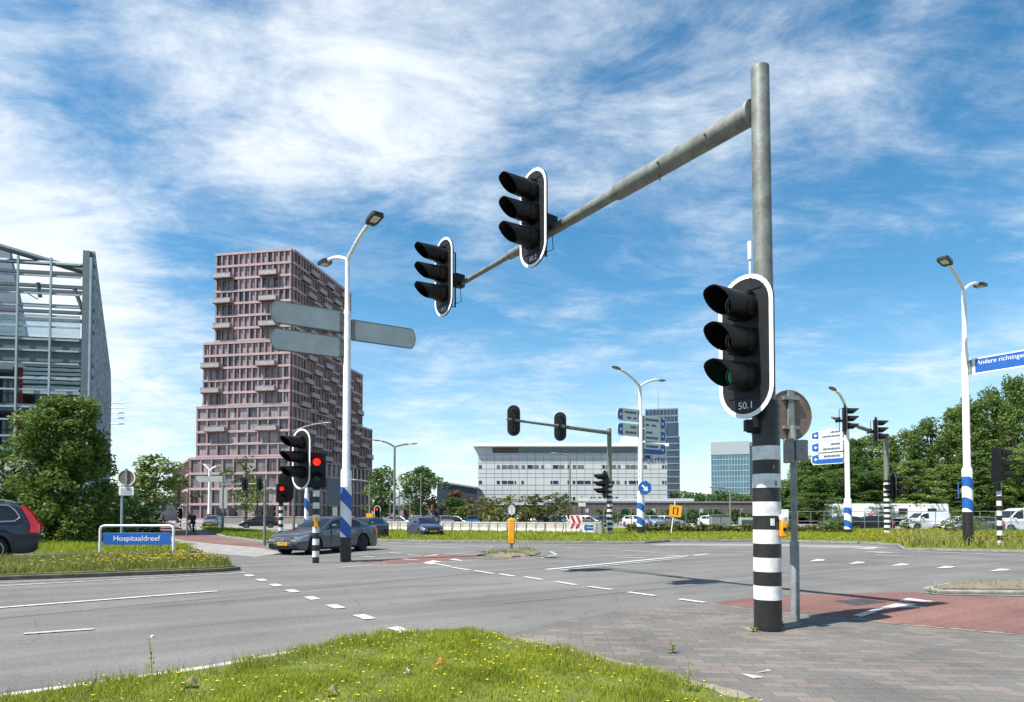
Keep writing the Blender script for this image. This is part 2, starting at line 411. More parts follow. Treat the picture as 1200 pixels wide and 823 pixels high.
fl = MB(); fl.lathe([(.24, 0), (.24, .015), (.2, .02)], n=24); fl.build('base_plate', 'black', mast)
za = 7.62
A0 = Vector((-.035, 0, za)) + ND * .12
arm = MB()
def armp(t): return Vector((-.035, 0, za + .012 * t)) + ND * t
arm.path([armp(.12), armp(3.05), armp(3.12)], [.165, .15, .115], 24); arm.path([armp(3.1), armp(6.72), armp(6.8)], [.112, .104, .075], 20); arm.path([armp(6.78), armp(9.3)], [.068, .06], 16)
for t_ in (.9, 1.9): arm.path([armp(t_) + Vector((-.1, -.1, -.02)), armp(t_) + Vector((-.16, -.13, -.02))], .022, 8)
arm.path([armp(2.0) + Vector((0, 0, -.14)), armp(2.0) + Vector((0, 0, -.22))], .014, 8)
arm.build('arm', 'galv', mast)
af = MB(); af.path([armp(.115), armp(.17)], [.2, .2], 24); af.build('arm_flange', 'galv_dark', mast)
an = MB(); an.path([(-.32, -.3, 5.0), (-.32, -.3, 5.3)], .014, 8); an.path([(-.32, -.3, 5.26), (-.32, -.3, 5.52)], .03, 10); an.build('antenna', 'white', mast)
pb = MB(); pb.box(.11, -.25, 1.34, .19, -.15, 1.57); pbo = pb.build('push_button_box', 'yellow', mast, bevel=.015)
q = MB(); q.lathe([(.05, 0), (.06, .05), (.03, .09)], (.15, -.2, 1.57), 14); q.build('sounder', 'sign_cream', pbo)
q = MB(); q.lathe([(.028, -.02), (.02, -.03)], (.15, -.24, 1.45), 12, 0, 'y'); q.build('push_button', 'black', pbo)
def wrap(mb, a0, a1, z0, z1, r, mi=0):
    rows = [[(r * math.cos(a), r * math.sin(a), zz) for a in np.linspace(a0, a1, 6)] for zz in (z0, z1)]
    mb.grid(rows, mi)
for a0, a1, z0_, z1_, mm in ((262, 280, 1.5, 1.6, 'sign_cream'), (284, 300, 1.44, 1.54, 'blue_dark'), (282, 296, 2.06, 2.14, 'galv_dark'), (274, 283, 2.3, 2.36, 'galv')):
    st = MB(); wrap(st, rad(a0), rad(a1), z0_, z1_, .1965); st.build('sticker', mm, mast, fix=False)
cb = MB(); cb.cbox((-.33, -.2, 2.92), (.1, .1, .16)); cb.path([(-.33, -.2, 2.86), (-.1, -.05, 2.86)], .045, 10); cb.build('clamp_arm', 'black', mast)

F0 = Vector((-.79, -.613, 0)).normalized()
head_root('traffic_light', 'traffic light numbered 50.1, lowest and largest, fixed to the big zebra mast', base + Vector((-.035, 0, 0)) + F0 * .38 + Vector((-.02, 0, CAMH - 1.69 + (602 - 402) / 84.2 + 1.69)) + ND * .02, F0, 'traffic lights of the big mast', '50.1', 'green', bracket=False)
head_root('traffic_light', 'traffic light numbered 50.2, hung halfway along the overhead arm', base + armp(5.1) + F0 * .52 + Vector((0, 0, .13)), F0, 'traffic lights of the big mast', '50.2', 'green')
head_root('traffic_light', 'traffic light at the far tip of the overhead arm, farthest from its mast', base + armp(9.12) + F0 * .52 + Vector((0, 0, .08)), F0, 'traffic lights of the big mast', '50.3', None)

# ---- round sign seen from the back beside the mast
b2 = G(932, 728)
sg = thing('road_sign', 'round sign seen from its weathered brown back on a grey pole beside the big mast', 'sign', b2, face_rz((ND * .75 + Vector((.4, .917, 0)) * .4).normalized()))
s2 = MB(); s2.path([(0, 0, 0), (0, 0, 3.05)], .048, 16); s2.build('pole', 'galv_dark', sg)
s2 = MB(); s2.lathe([(.068, 0), (.068, 1.22), (.05, 1.25)], n=18); s2.build('pole_sleeve', 'galv_dark', sg)
s2 = MB(); s2.prism(circle(.4, 40), (0, -.075, 3.22), EX, EZ, (0, -.02, 0), 0); dsk = s2.build('sign_disc', 'sign_brown', sg)
s2 = MB(); s2.ring(circle(.402, 40), circle(.385, 40), (0, -.068, 3.22), EX, EZ, (0, -.028, 0)); s2.build('rim', 'sign_brown', dsk)
s2 = MB(); s2.box(-.05, -.07, 2.8, .05, -.03, 3.6)
for zz in (3.0, 3.46): s2.box(-.14, -.085, zz, .14, -.02, zz + .05)
s2.build('mounting_bracket', 'galv_dark', sg)
s2 = MB(); s2.box(-.2, -.16, 2.5, .02, .1, 2.82); s2.box(.03, -.1, 2.46, .12, .08, 2.84); s2.build('detector_box', 'galv_dark', sg, bevel=.02)

# ------------------------------------------------------------------ small post signals
def post_signal(label, loc, r, h, band, F, box=True, lit=True, hs=1., group=None, boxz=None, two=True, btn=False):
    t = thing('signal_post', label, 'traffic light', loc, face_rz(F), group)
    banded_pole('zebra_post', t, r, 0, h, band)
    if btn:
        b = MB(); b.box(-.07, -r - .09, 1.2, .07, -r + .01, 1.52); b.build('push_button_box', 'yellow', t, bevel=.015)
    if box:
        b = MB(); b.box(-.3 * hs, -.15, h, .3 * hs, .15, h + 1.18 * hs); b.path([(0, 0, h - .05), (0, 0, h + .02)], r * 1.25, 12); hb = b.build('housing', 'black', t, bevel=.05)
        for k, zz in enumerate((.86, .34)):
            l = MB(); l.lathe([(.125 * hs, -.155), (.09 * hs, -.18), (.001, -.19)], (0, 0, h + zz * hs), 18, 0, 'y'); l.build('lens', 'red_lit' if (k == 0 and lit) else 'lens_dark', hb)
            v = MB(); rr = .18 * hs
            rows = [[(rr * math.cos(a), y, h + zz * hs + rr * math.sin(a)) for a in np.linspace(rad(-10), rad(190), 14)] for y in (-.15, -.42)]
            v.grid(rows); v.grid([[(x * .96, y, (z_ - h - zz * hs) * .96 + h + zz * hs) for x, y, z_ in r_] for r_ in rows]); v.build('visor', 'black', hb, fix=False)
    return t
T1 = G(370, 660)
cam_dir = lambda q: Vector((-q.x, -q.y, 0)).normalized()
post_signal('zebra post with a lit red light and yellow button, before the grey saloon', T1, .11, 2.55, .2 * T1.y / 21.5, (cam_dir(T1) + Vector((.05, 0, 0))).normalized(), group='zebra posts with red lights', btn=True, hs=1.)
hd = P(353, 538, T1.y - .1)
head_root('traffic_light', 'white bordered traffic light on the zebra post in front of the grey saloon', hd, Vector((-.5, -.866, 0)).normalized(), None, None, None, scale=1.0)
T2 = G(329, 634.5)
post_signal('zebra post with a lit red light standing behind the grey saloon bonnet', T2, .13, 2.35, .21, (cam_dir(T2) + Vector((.25, 0, 0))).normalized(), group='zebra posts with red lights', hs=.95, two=True)
tb = thing('signal_backboard', 'black oval signal seen from behind, beside the red light over the saloon bonnet', 'traffic light', P(335.5, 571, T2.y + .3), face_rz((ND + RD * .2).normalized())); tb.scale = (1.0, 1, .92)
add_head(tb, 0, None, None, False, False)
T3 = G(211, 621)
t3 = post_signal('distant zebra post with a small black oval signal near the cyclist', T3, .15, 1.75, .3, Vector((0, -1, 0)), box=False)
add_head(t3, 2.75, None, None, True, False); t3.scale = (.62, .62, .62)
T4 = G(442, 622)
t4 = post_signal('distant signal lit red to the right of the grey saloon', T4, .12, 2.0, .22, Vector((0, -1, 0)), box=False)
add_head(t4, 2.05 + .0, None, 'red', True, False); t4.scale = (.72, .72, .8)
T5 = G(1172, 645)
t5 = thing('signal_post', 'zebra post with a traffic light seen from the side at the right edge', 'traffic light', T5, face_rz(Vector((.93, .36, 0))))
banded_pole('zebra_post', t5, .105, 0, 3.0, .225)
add_head(t5, 3.9, None, None, False, False, plate=False)
pp = MB(); pp.path([(0, .1, 2.7), (0, .1, 3.1)], .13, 12); pp.build('collar', 'black', t5)

# ------------------------------------------------------------------ gantry masts behind
def arm_mast(name, label, base, ztop, armz, tip, r=.16, band=None, zstripe=None, sub='galv'):
    t = thing(name, label, 'traffic mast', base)
    z0 = zstripe or 0
    if zstripe: banded_pole('zebra_sleeve', t, r * 1.15, 0, zstripe, band)
    m = MB(); m.path([(0, 0, z0), (0, 0, ztop)], [r, r * .85], 18); m.build('pole', sub, t)
    m = MB(); a = Vector((0, 0, armz)); m.path([a, a + tip * .55, a + tip * .56, a + tip], [r * .8, r * .68, r * .5, r * .42], 14); m.build('arm', sub, t)
    return t
M2 = G(714.5, 628)
m2tip = P(594, 491.5, 42.1) - Vector((M2.x, M2.y, 7.77))
arm_mast('traffic_light_mast', 'grey mast with arm carrying two black signal backs before the white office block', M2, 8.1, 7.77, m2tip, .19, .4 * .5, 3.9)
nF = Vector((-m2tip.y, m2tip.x, 0)).normalized()
nF = nF if nF.y > 0 else -nF
for px, frac, lab in ((602, .955, 'black oval signal back at the tip of the arm before the office block'), (656.5, .54, 'black oval signal back midway on the arm before the office block')):
    hp_ = M2 + Vector((0, 0, 7.77)) + m2tip * frac; hp_ = P(px, 602 - (hp_.z - CAMH) * 760 / (hp_.y + .4), hp_.y + .4); nF = Vector((hp_.x, hp_.y, 0)).normalized()
    head_root('traffic_light', lab, hp_, nF, 'signal backs on the middle mast', scale=1.)
q = P(708.5, 568, M2.y - .2)
head_root('traffic_light', 'black oval signal facing left on the pole of the middle mast', q, Vector((-.85, -.25, 0)).normalized(), border=False, scale=1.05)
M3 = G(1040, 628)
m3tip = P(975, 489.5, 40.3) - Vector((M3.x, M3.y, 7.5))
arm_mast('traffic_light_mast', 'grey mast with arm and two signals in front of the woodland trees', M3, 7.7, 7.5, m3tip, .19, .2, 4.2)
fF = Vector((m3tip.y, -m3tip.x, 0)).normalized(); fF = fF if fF.x > 0 else -fF
fF = (fF + Vector((.55, .35, 0))).normalized()
for frac, lab in ((.9, 'black signal with visors at the tip of the arm before the woodland'), (.34, 'black signal with visors on the arm beside the woodland mast')):
    head_root('traffic_light', lab, M3 + Vector((0, 0, 7.5)) + m3tip * frac + fF * .4, fF, 'signals on the woodland mast', scale=.97)
head_root('traffic_light', 'white rimmed signal low on the woodland mast, facing right', P(1047, 570.5, M3.y - .4), Vector((.83, -.1, 0)).normalized(), scale=1.0)
M4 = G(310, 640)
tip4 = P(257, 568, 34.6) - Vector((M4.x, M4.y, 3.2))
m4 = arm_mast('traffic_light_mast', 'thin grey mast with level arm left of the saloon, before the red tower', M4, 3.45, 3.2, tip4, .075)
for frac, lab in ((.1, 'small dark signal on the level arm beside its thin mast'), (.42, 'small dark signal midway on the level arm before the red tower')):
    head_root('traffic_light', lab, M4 + Vector((0, 0, 3.2)) + tip4 * frac + Vector((0, -.12, 0)), Vector((.25, 1, 0)).normalized(), 'signals on the thin mast', border=False, scale=.36)

# ------------------------------------------------------------------ street lamps and direction signs
def spiral_sleeve(parent, r, z0, z1, rise, n=32, segs=44):
    """blue and white diagonal bands; triangulated by face centre"""
    mb = MB(); vs = []; fs = []; ms = []
    for i in range(segs + 1):
        for k in range(n):
            a = 2 * math.pi * k / n; vs.append((r * math.cos(a), r * math.sin(a), z0 + (z1 - z0) * i / segs))
    mb2 = MB()
    for b_, c in ((0, 0), (1, 1), (2, 0), (3, 1)):
        pass
    # helical ribbons: each band is a closed strip round the pole
    h = (z1 - z0 - rise * .3) / 3.0
    for j in range(-4, 8):
        rows = []
        for k in range(n + 1):
            a = 2 * math.pi * k / n
            lo = z0 + j * h - rise * math.cos(a - rad(20)) * .5 ; hi = lo + h
            lo2, hi2 = min(max(lo, z0), z1), min(max(hi, z0), z1)
            rows.append([(r * math.cos(a), r * math.sin(a), lo2), (r * math.cos(a), r * math.sin(a), hi2)])
        mb.grid(rows, 1 if j > 2 else j % 2)
    mb.v = [tuple(v) for v in mb.v]
    bm = mb.build('reflective_sleeve', ['blue', 'white'], parent, fix=False)
    return bm

def lamp_head(t, arm, pos, d, kind, s=1.):
    d = Vector(d).normalized(); side = Vector((-d.y, d.x, 0)).normalized(); up = d.cross(side); up = up if up.z > 0 else -up
    m = MB()
    if kind == 'flat':
        pts = [(-.14, -.08), (.14, -.08), (.2, .1), (.2, .62), (.15, .68), (-.15, .68), (-.2, .62), (-.2, .1)]
        m.prism([(a * s, b * s) for a, b in pts], pos - up * .06 * s, side, d, up * .11 * s)
        m.prism([(a * s * .6, b * s * .55) for a, b in pts], pos - up * .065 * s + d * .2 * s, side, d, up * .004, 1)
    else:
        n = 14; vs = []; prof = [(.0, .05), (.12, .1), (.35, .17), (.65, .19), (.85, .13), (.95, .03)]
        for L_, r_ in prof:
            for k in range(n):
                a = 2 * math.pi * k / n; vs.append(pos + d * L_ * s + side * (r_ * math.cos(a) * s) + up * (r_ * .5 * math.sin(a) * s + .02))
        fs = [(i * n + k, i * n + (k + 1) % n, (i + 1) * n + (k + 1) % n, (i + 1) * n + k) for i in range(len(prof) - 1) for k in range(n)]
        fs += [tuple(range(n))[::-1], tuple((len(prof) - 1) * n + k for k in range(n))]
        m.add(vs, fs)
    m.build('lamp_head', ['galv_dark' if kind == 'cobra' else 'rim_dark', 'sign_cream'], arm)

def lamp(label, base, zj, ends, z_sleeve=None, z_wide=None, z_step=None, r=(.18, .13, .07), kind='flat', pole='white_pole', hs=1., group='street lamps', black=None, rise=.5, segs=8):
    t = thing('street_lamp', label, 'street lamp', base, 0, group)
    zb = 0
    if black:
        m = MB(); m.lathe([(r[0] * 1.02, 0), (r[0] * 1.02, black)], n=24); m.build('black_base', 'black_gloss', t); zb = black
    if z_sleeve:
        spiral_sleeve(t, r[0] * 1.03, zb, z_sleeve, rise)
    m = MB()
    zw = z_wide or 0; zs = z_step or zj * .7
    prof = []
    if zw: prof += [(r[0], 0.01), (r[0], zw), (r[1], zw + .12)]
    else: prof += [(r[1], 0.0)]
    prof += [(r[1] * .95, zs), (r[2] * 1.1, zs + .12), (r[2], zj)]
    m.lathe(prof, n=20); m.build('pole', pole, t)
    for e in ends:
        e = Vector(e); J = Vector((0, 0, zj)); hz = Vector((e.x, e.y, 0)).normalized()
        pts = []
        for i in range(segs + 1):
            u = i / segs
            pts.append(J + Vector((e.x * u, e.y * u, e.z * (1 - (1 - u) ** 1.6))))
        a = MB(); a.path([J - EZ * .15] + pts, [r[2] * .8] * (segs + 2), 10); ao = a.build('lamp_arm', pole, t)
        dd = pts[-1] - pts[-2]
        lamp_head(t, ao, pts[-1], dd, kind, hs)
    return t

def dsign(label, base, z0, z1, d, L, face=None, gap=.1, group=None, side=1, lines=None, text=None, rnd=True, blue_half=False):
    """direction panel: starts gap metres from the pole axis and runs L along d; face art on the viewer's side"""
    t = thing('direction_sign', label, 'direction sign', (base.x, base.y, 0), math.atan2(d.y, d.x), group)
    h = z1 - z0; r = .42 * h
    pts = [(gap, z0)]
    bu = .2 * h
    for i in range(9):
        a = rad(-50 + 12.5 * i); pts.append((gap + L - bu + bu * (math.cos(a) - math.cos(rad(50))) / (1 - math.cos(rad(50))), (z0 + z1) / 2 + h / 2 * math.sin(a) / math.sin(rad(50))))
    pts.append((gap, z1))
    # viewer side in local coordinates
    f = -1 if (Vector((-d.y, d.x, 0)).dot(Vector((base.x, base.y, 0))) > 0) else 1
    m = MB(); m.prism(pts, (0, -.02, 0), EX, EZ, (0, .04, 0)); po = m.build('panel', face or 'sign_back', t)
    m = MB()
    cx, cz = sum(p[0] for p in pts) / len(pts), (z0 + z1) / 2
    inn = [(cx + (a - cx) * (1 - .06 / (L / 2)), cz + (b - cz) * (1 - .035 / (h / 2))) for a, b in pts]
    m.ring(pts, inn, (0, -.026, 0), EX, EZ, (0, .052, 0)); m.build('rim', 'galv' if face is None else 'white', t)
    m = MB()
    for zz in (z0 + .12 * h, z0 + .5 * h, z0 + .85 * h): m.box(0, -.06, zz - .02, gap + .12, .06, zz + .02)
    m.box(gap - .02, -.05, z0 + .02, gap + .1, .05, z1 - .02); m.build('clamp', 'galv', t)
    if face:
        y = f * .03
        x0, x1 = gap + .12, gap + L - .1
        sx = 1 if f < 0 else -1  # reading direction
        art = MB()
        aw = .2 * L
        art.quad((x1 - aw, y, z0 + .05), (x1, y, z0 + .05 + .1), (x1, y, z1 - .05 - .1), (x1 - aw, y, z1 - .05), 0)
        cxx = x1 - aw * .55
        art.prism([(-.12, 0), (0, .14), (0, .05), (.12, .05), (.12, -.05), (0, -.05), (0, -.14)], (cxx, y + f * .003, (z0 + z1) / 2), EX * (-1), EZ, (0, f * .002, 0), 1)
        if blue_half: art.quad((x0, y + f * .001, z0 + .06), (x1 - aw, y + f * .001, z0 + .06), (x1 - aw, y + f * .001, z0 + h * .48), (x0, y + f * .001, z0 + h * .48), 0)
        for (a, b, zc, hh, mi) in (lines or []):
            A = x0 + (x1 - aw - x0) * a; B = x0 + (x1 - aw - x0) * b
            # broken strokes, the size of lettering too far off to read
            n = max(2, int((B - A) / .11)) if mi == 2 else 1
            for i in range(n):
                u0 = A + (B - A) * i / n; u1 = u0 + (B - A) / n * (.72 if n > 1 else 1)
                art.quad((u0, y + f * .002, z0 + h * zc), (u1, y + f * .002, z0 + h * zc), (u1, y + f * .002, z0 + h * (zc + hh * (1 if i % 3 else .8))), (u0, y + f * .002, z0 + h * (zc + hh * (1 if i % 3 else .8))), mi)
        art.build('sign_face', ['blue', 'white', 'blue_dark'], po, fix=False, smooth=False)
    return t

# left lamp with three sign backs
L1 = G(405, 658)
lamp('white lamp post with blue and white sleeve carrying three blank sign backs', L1, 10.65, [(1.15, -1.6, .6), (-1.15, 1.6, .6)], z_sleeve=2.6, z_wide=3.15, z_step=8.75, r=(.185, .135, .08), black=.85, hs=1.0, rise=.42)
D1 = Vector((-2.13, -1.3, 0)).normalized()
dsign('upper left grey back of a direction sign on the near lamp post', L1, 8.02, 8.79, D1, 2.42, group='blank sign backs on the near lamp post', gap=.17)
dsign('lower left grey back of a direction sign on the near lamp post', L1, 7.12, 7.86, D1, 2.42, group='blank sign backs on the near lamp post', gap=.17)
dsign('single grey back of a direction sign reaching right from the near lamp post', L1, 7.8, 8.55, -D1, 2.42, group='blank sign backs on the near lamp post', gap=.17)
# middle lamp
L2 = G(751, 628)
lamp('white lamp post with blue and cream direction signs in front of the office block', L2, 11.3, [(-1.75, -1.8, .85), (1.75, 1.8, .85)], z_sleeve=2.5, z_wide=3.2, z_step=9.0, r=(.28, .19, .12), black=.7, kind='cobra', hs=1.15, rise=.45)
tl = [(.08, .9, .62, .2, 2), (.1, .3, .2, .2, 0), (.45, .7, .2, .2, 0)]
tl2 = [(.1, .5, .62, .2, 2), (.1, .85, .18, .2, 2)]
dsign('upper left cream direction sign with blue tip on the middle lamp post', L2, 8.55, 9.5, -RD, 2.2, 'sign_cream', lines=tl, group='direction signs on the middle lamp post', gap=.15)
dsign('lower left cream direction sign with blue tip on the middle lamp post', L2, 7.45, 8.4, -RD, 2.2, 'sign_cream', lines=tl2, group='direction signs on the middle lamp post', gap=.15)
dsign('upper right cream direction sign with blue tip on the middle lamp post', L2, 8.15, 9.1, RD, 2.5, 'sign_cream', lines=tl, group='direction signs on the middle lamp post', gap=.25)
dsign('centre right cream direction sign with blue tip on the middle lamp post', L2, 7.2, 8.1, RD, 2.5, 'sign_cream', lines=tl2, group='direction signs on the middle lamp post', gap=.25)
dsign('lowest right sign, half cream and half blue, on the middle lamp post', L2, 6.15, 7.05, RD, 2.5, 'sign_cream', lines=[(.1, .85, .62, .2, 2)], group='direction signs on the middle lamp post', gap=.25, blue_half=True)
bs = thing('arrow_sign', 'round blue keep-right sign with a white arrow on the middle lamp post', 'sign', (L2.x + .25, L2.y - .35, CAMH + (602 - 572) / 15.6))
MB().prism(circle(.5, 28), (0, 0, 0), EX, EZ, (0, .03, 0)).build('disc', 'blue', bs)
a = MB(); e1 = Vector((.7, 0, -.7)); e2 = Vector((.7, 0, .7)); a.prism([(-.3, -.07), (.02, -.07), (.02, -.22), (.34, 0), (.02, .22), (.02, .07), (-.3, .07)], (0, -.004, 0), e1, e2, (0, .003, 0)); a.build('arrow', 'white', bs)
MB().box(-.06, .03, -.08, .06, .2, .08).build('clamp', 'galv', bs)
# right lamp
L3 = G(1135, 644)
z3 = L3.y * 264 / 760 + CAMH
lamp('tall white lamp post with blue and white sleeve near the right edge', L3, z3, [(-1.6, -1.3, .75), (1.6, 1.3, .75)], z_sleeve=3.4, z_wide=3.75, z_step=9.2, r=(.215, .15, .095), black=1.75, hs=1.15, rise=.35)
bz0 = CAMH + (602 - 440) * L3.y / 760; bz1 = CAMH + (602 - 421) * L3.y / 760
ds = thing('direction_sign', 'blue direction sign lettered in white on the right lamp post', 'direction sign', (L3.x, L3.y, 0), math.atan2(-ND.y, -ND.x))
pn = MB(); pn.box(.28, -.03, bz0, 4.4, .03, bz1); pn.build('panel', 'white', ds)
MB().quad((.42, -.035, bz0 + .07), (4.33, -.035, bz0 + .07), (4.33, -.035, bz1 - .06), (.42, -.035, bz1 - .06)).build('blue_field', 'blue', ds, fix=False)
tx = MB(); text_into(tx, 'Andere richtingen', .29, (.48, -.04, bz1 - .24), EX, EZ, (0, 0, 0), align='LEFT', width=1.9); tx.build('lettering', 'white', ds, fix=False, smooth=False)
c = MB()
c.box(.2, -.075, bz0 + .05, .29, .075, bz0 + .7)
for zz in (.1, .35, .6): c.box(0, -.07, bz0 + zz, .3, .07, bz0 + zz + .05)
c.build('clamp', 'galv', ds)
sb = thing('small_sign', 'small blue plate clamped to the sleeve of the right lamp post', 'sign', (L3.x - .29, L3.y + .2, 2.75))
sb.rotation_euler.z = -math.atan2(L3.x, L3.y)
MB().box(-.02, -.2, -.38, .02, .2, .38).build('plate', 'blue', sb); MB().box(.02, -.03, -.1, .16, .03, .1).build('clamp', 'galv', sb)
# lamp with three signs before the woodland
L4 = G(994, 628)
lamp('single arm lamp post carrying cream signs before the woodland', L4, 9.6, [(-1.2, -.9, 1.15)], z_sleeve=2.15, z_wide=2.75, z_step=8.0, r=(.26, .18, .12), black=.5, kind='cobra', hs=1.1, rise=.4)
for i, (a_, b_, hf, ln) in enumerate(((7.45, 8.15, False, tl2), (6.45, 7.25, False, tl2), (5.5, 6.35, True, [(.1, .8, .62, .2, 2)]))):
    dsign(['top', 'middle', 'bottom'][i] + [' cream direction sign on the single arm lamp post', ' cream direction sign on the single arm lamp post', ' direction sign, half blue, on the single arm lamp post'][i], L4, a_, b_, ND, 2.7, 'sign_cream', lines=ln, group='direction signs on the single arm lamp post', gap=.2, blue_half=hf)
# small background lamps
L5 = G(462, 623)
lamp('grey lamp post with two level arms right of the red tower', L5, 7.9, [(-1.15, -.3, .5), (1.25, .3, .3)], r=(.15, .12, .1), kind='cobra', pole='galv', hs=.9)
L6 = G(344, 626)
lamp('grey lamp post with curved arm behind the white bordered signal', L6, CAMH + 97 * L6.y / 760, [(2.2, 0, .6)], r=(.12, .11, .09), kind='cobra', pole='galv', hs=.9)
L7 = G(245, 616)
lamp('white lamp post with a black foot at the corner of the red tower', L7, CAMH + 50 * L7.y / 760, [(.9, 0, .6), (-.9, 0, .9)], r=(.22, .2, .16), kind='cobra', black=1.6, hs=.9, z_wide=2.5)
L8 = G(359, 622)
lamp('white lamp pole with blue foot behind the saloon roof', L8, CAMH + 60 * L8.y / 760, [(.8, 0, .4)], r=(.2, .16, .12), kind='cobra', z_sleeve=3.2, z_wide=3.6, hs=.8, rise=.5)
for px, py, top, lab in ((668, 620, 534, 'thin grey lamp post at the left end of the office block wall'), (856, 622, 574, 'short lamp post above the grey cabinet'), (433, 620, 565, 'grey lamp post by the dark trees at the tower edge')):
    q = G(px, py); lamp(lab, q, CAMH + (602 - top) * q.y / 760, [(-1.2, 0, .2)], r=(.1, .1, .08), kind='cobra', pole='galv', hs=.9)
for px, py, top, lab in ((493, 622, 556, 'thin flagpole like grey mast before the dark trees'), (480.5, 622, 581, 'short grey post beside the thin mast'), (467.5, 622, 573, 'short white post right of the twin arm lamp'), (457, 622, 580, 'short grey post left of the twin arm lamp'), (219, 629, 577, 'thin dark post behind the cyclist'), (178, 622, 588, 'thin dark post at the edge of the red cycle path')):
    q = G(px, py); t = thing('pole', lab, 'pole', q)
    h = CAMH + (602 - top) * q.y / 760
    MB().path([(0, 0, 0), (0, 0, h)], [.065, .05], 10).build('shaft', 'galv', t)
    MB().lathe([(.07, h), (.05, h + .06), (.02, h + .1)], n=10).build('cap', 'galv_dark', t)
# ------------------------------------------------------------------ ground and roads
def poly_sheet(name, pts, z, m, kind='structure', sub=0):
    me = bpy.data.meshes.new(name); me.from_pydata([(p[0], p[1], z) for p in pts], [], [tuple(range(len(pts)))]); me.materials.append(M[m])
    bm = bmesh.new(); bm.from_mesh(me); bmesh.ops.triangulate(bm, faces=bm.faces); bmesh.ops.recalc_face_normals(bm, faces=bm.faces)
    for f in bm.faces:
        if f.normal.z < 0: f.normal_flip()
    bm.to_mesh(me); bm.free()
    o = bpy.data.objects.new(name, me); COL.objects.link(o)
    if kind: o['kind'] = kind
    return o
def gp(*pts): return [(lambda v: (v.x, v.y))(G(*p)) for p in pts]
def area(p): return sum(p[i][0] * p[(i + 1) % len(p)][1] - p[(i + 1) % len(p)][0] * p[i][1] for i in range(len(p))) / 2
def inset(pts, d):
    p = pts if area(pts) > 0 else pts[::-1]; n = len(p); out = []
    for i in range(n):
        a, b, c = Vector(p[i - 1]), Vector(p[i]), Vector(p[(i + 1) % n])
        e1 = (b - a).normalized(); e2 = (c - b).normalized()
        n1 = Vector((-e1.y, e1.x)); n2 = Vector((-e2.y, e2.x)); bis = (n1 + n2)
        if bis.length < 1e-5: bis = n1
        bis.normalize(); k = d / max(.5, bis.dot(n1))
        out.append(tuple(b + bis * k))
    return out
def raised(name, pts, h, top, kw=.14, kerbm='kerb', toph=.03):
    if area(pts) < 0: pts = pts[::-1]
    inn = inset(pts, kw)
    mb = MB(); mb.ring(pts, inn, (0, 0, 0), EX, EY, (0, 0, h)); k = mb.build(name + '_kerb', kerbm, bevel=.015); k['kind'] = 'structure'
    mb = MB(); mb.prism(inset(pts, kw * .98), (0, 0, 0), EX, EY, (0, 0, h + toph)); s = mb.build(name, top, smooth=False); s['kind'] = 'structure'
    return inn
g = poly_sheet('ground', [(-2500, -300), (2500, -300), (2500, 3500), (-2500, 3500)], -.05, 'ground')
poly_sheet('road', [(-160, -25), (160, -25), (160, 150), (-160, 150)], 0, 'asphalt')

# foreground verge
VA = gp((-140, 842), (0, 819), (130, 801), (240, 784), (330, 768), (385, 756), (440, 747), (500, 741.5), (545, 741.5), (590, 747), (640, 758), (720, 778), (800, 799), (890, 824)) + [(2.3, 4.4), (-9.5, 4.4)]
poly_sheet('grass_verge_soil', VA, .012, 'turf')
# brick paving
poly_sheet('brick_pavement', gp((588, 746), (640, 733), (720, 717), (840, 706.5), (900, 715), (990, 724), (1050, 731), (1200, 744), (1420, 762)) + [(14, 3.0), (14, -2), (2.3, -2), (2.3, 4.4)] + gp((890, 824), (800, 799), (720, 778), (640, 758)), .006, 'brick_pave')
poly_sheet('red_cycle_path', gp((836, 707), (880, 701.5), (940, 697), (1010, 695.5), (1075, 694.5), (1090, 699), (1200, 701), (1420, 704), (1420, 762), (1200, 744), (1050, 731), (990, 724), (900, 715)), .010, 'red_path')
poly_sheet('slotted_tile', gp((978, 705), (1012, 702.5), (1040, 706.5), (1002, 710.5)), .014, 'grid_tile')
raised('traffic_island', gp((1082, 692), (1110, 686.5), (1200, 685), (1420, 684), (1420, 699), (1200, 697), (1100, 696)), .07, 'soil', .18)
# left verge and what lies behind
VB = gp((-90, 685), (0, 680.5), (100, 677), (215, 672.5), (262, 670.5), (282, 668.5), (268, 663), (235, 658.5), (200, 656.5), (118, 656.5), (60, 661), (-90, 663))
raised('left_verge', VB, .11, 'turf', kerbm='kerb_dark')
VC = gp((-120, 653.5), (0, 653), (110, 651.5), (215, 649.5), (238, 647), (215, 642), (120, 637), (-120, 636))
raised('hedge_strip', VC, .1, 'turf')
poly_sheet('red_cycle_track', gp((158, 610), (196, 610), (212, 619), (235, 627), (270, 632), (312, 638.5), (304, 641.5), (250, 637), (214, 633), (183, 625), (160, 616)), .008, 'red_path')
poly_sheet('light_pavement', gp((183, 625.5), (214, 633.5), (250, 637.5), (304, 642), (330, 648), (300, 653), (240, 648), (215, 641), (150, 630)), .006, 'pave_light')
VD = gp((232, 620), (250, 619.2), (300, 623.5), (345, 630), (345, 634.5), (312, 636.5), (262, 630))
raised('left_grass_strip', VD, .1, 'turf')
poly_sheet('corner_pavement', gp((140, 609.3), (335, 609.3), (335, 613), (250, 615.5), (215, 616.5), (150, 612)), .006, 'pave_light')
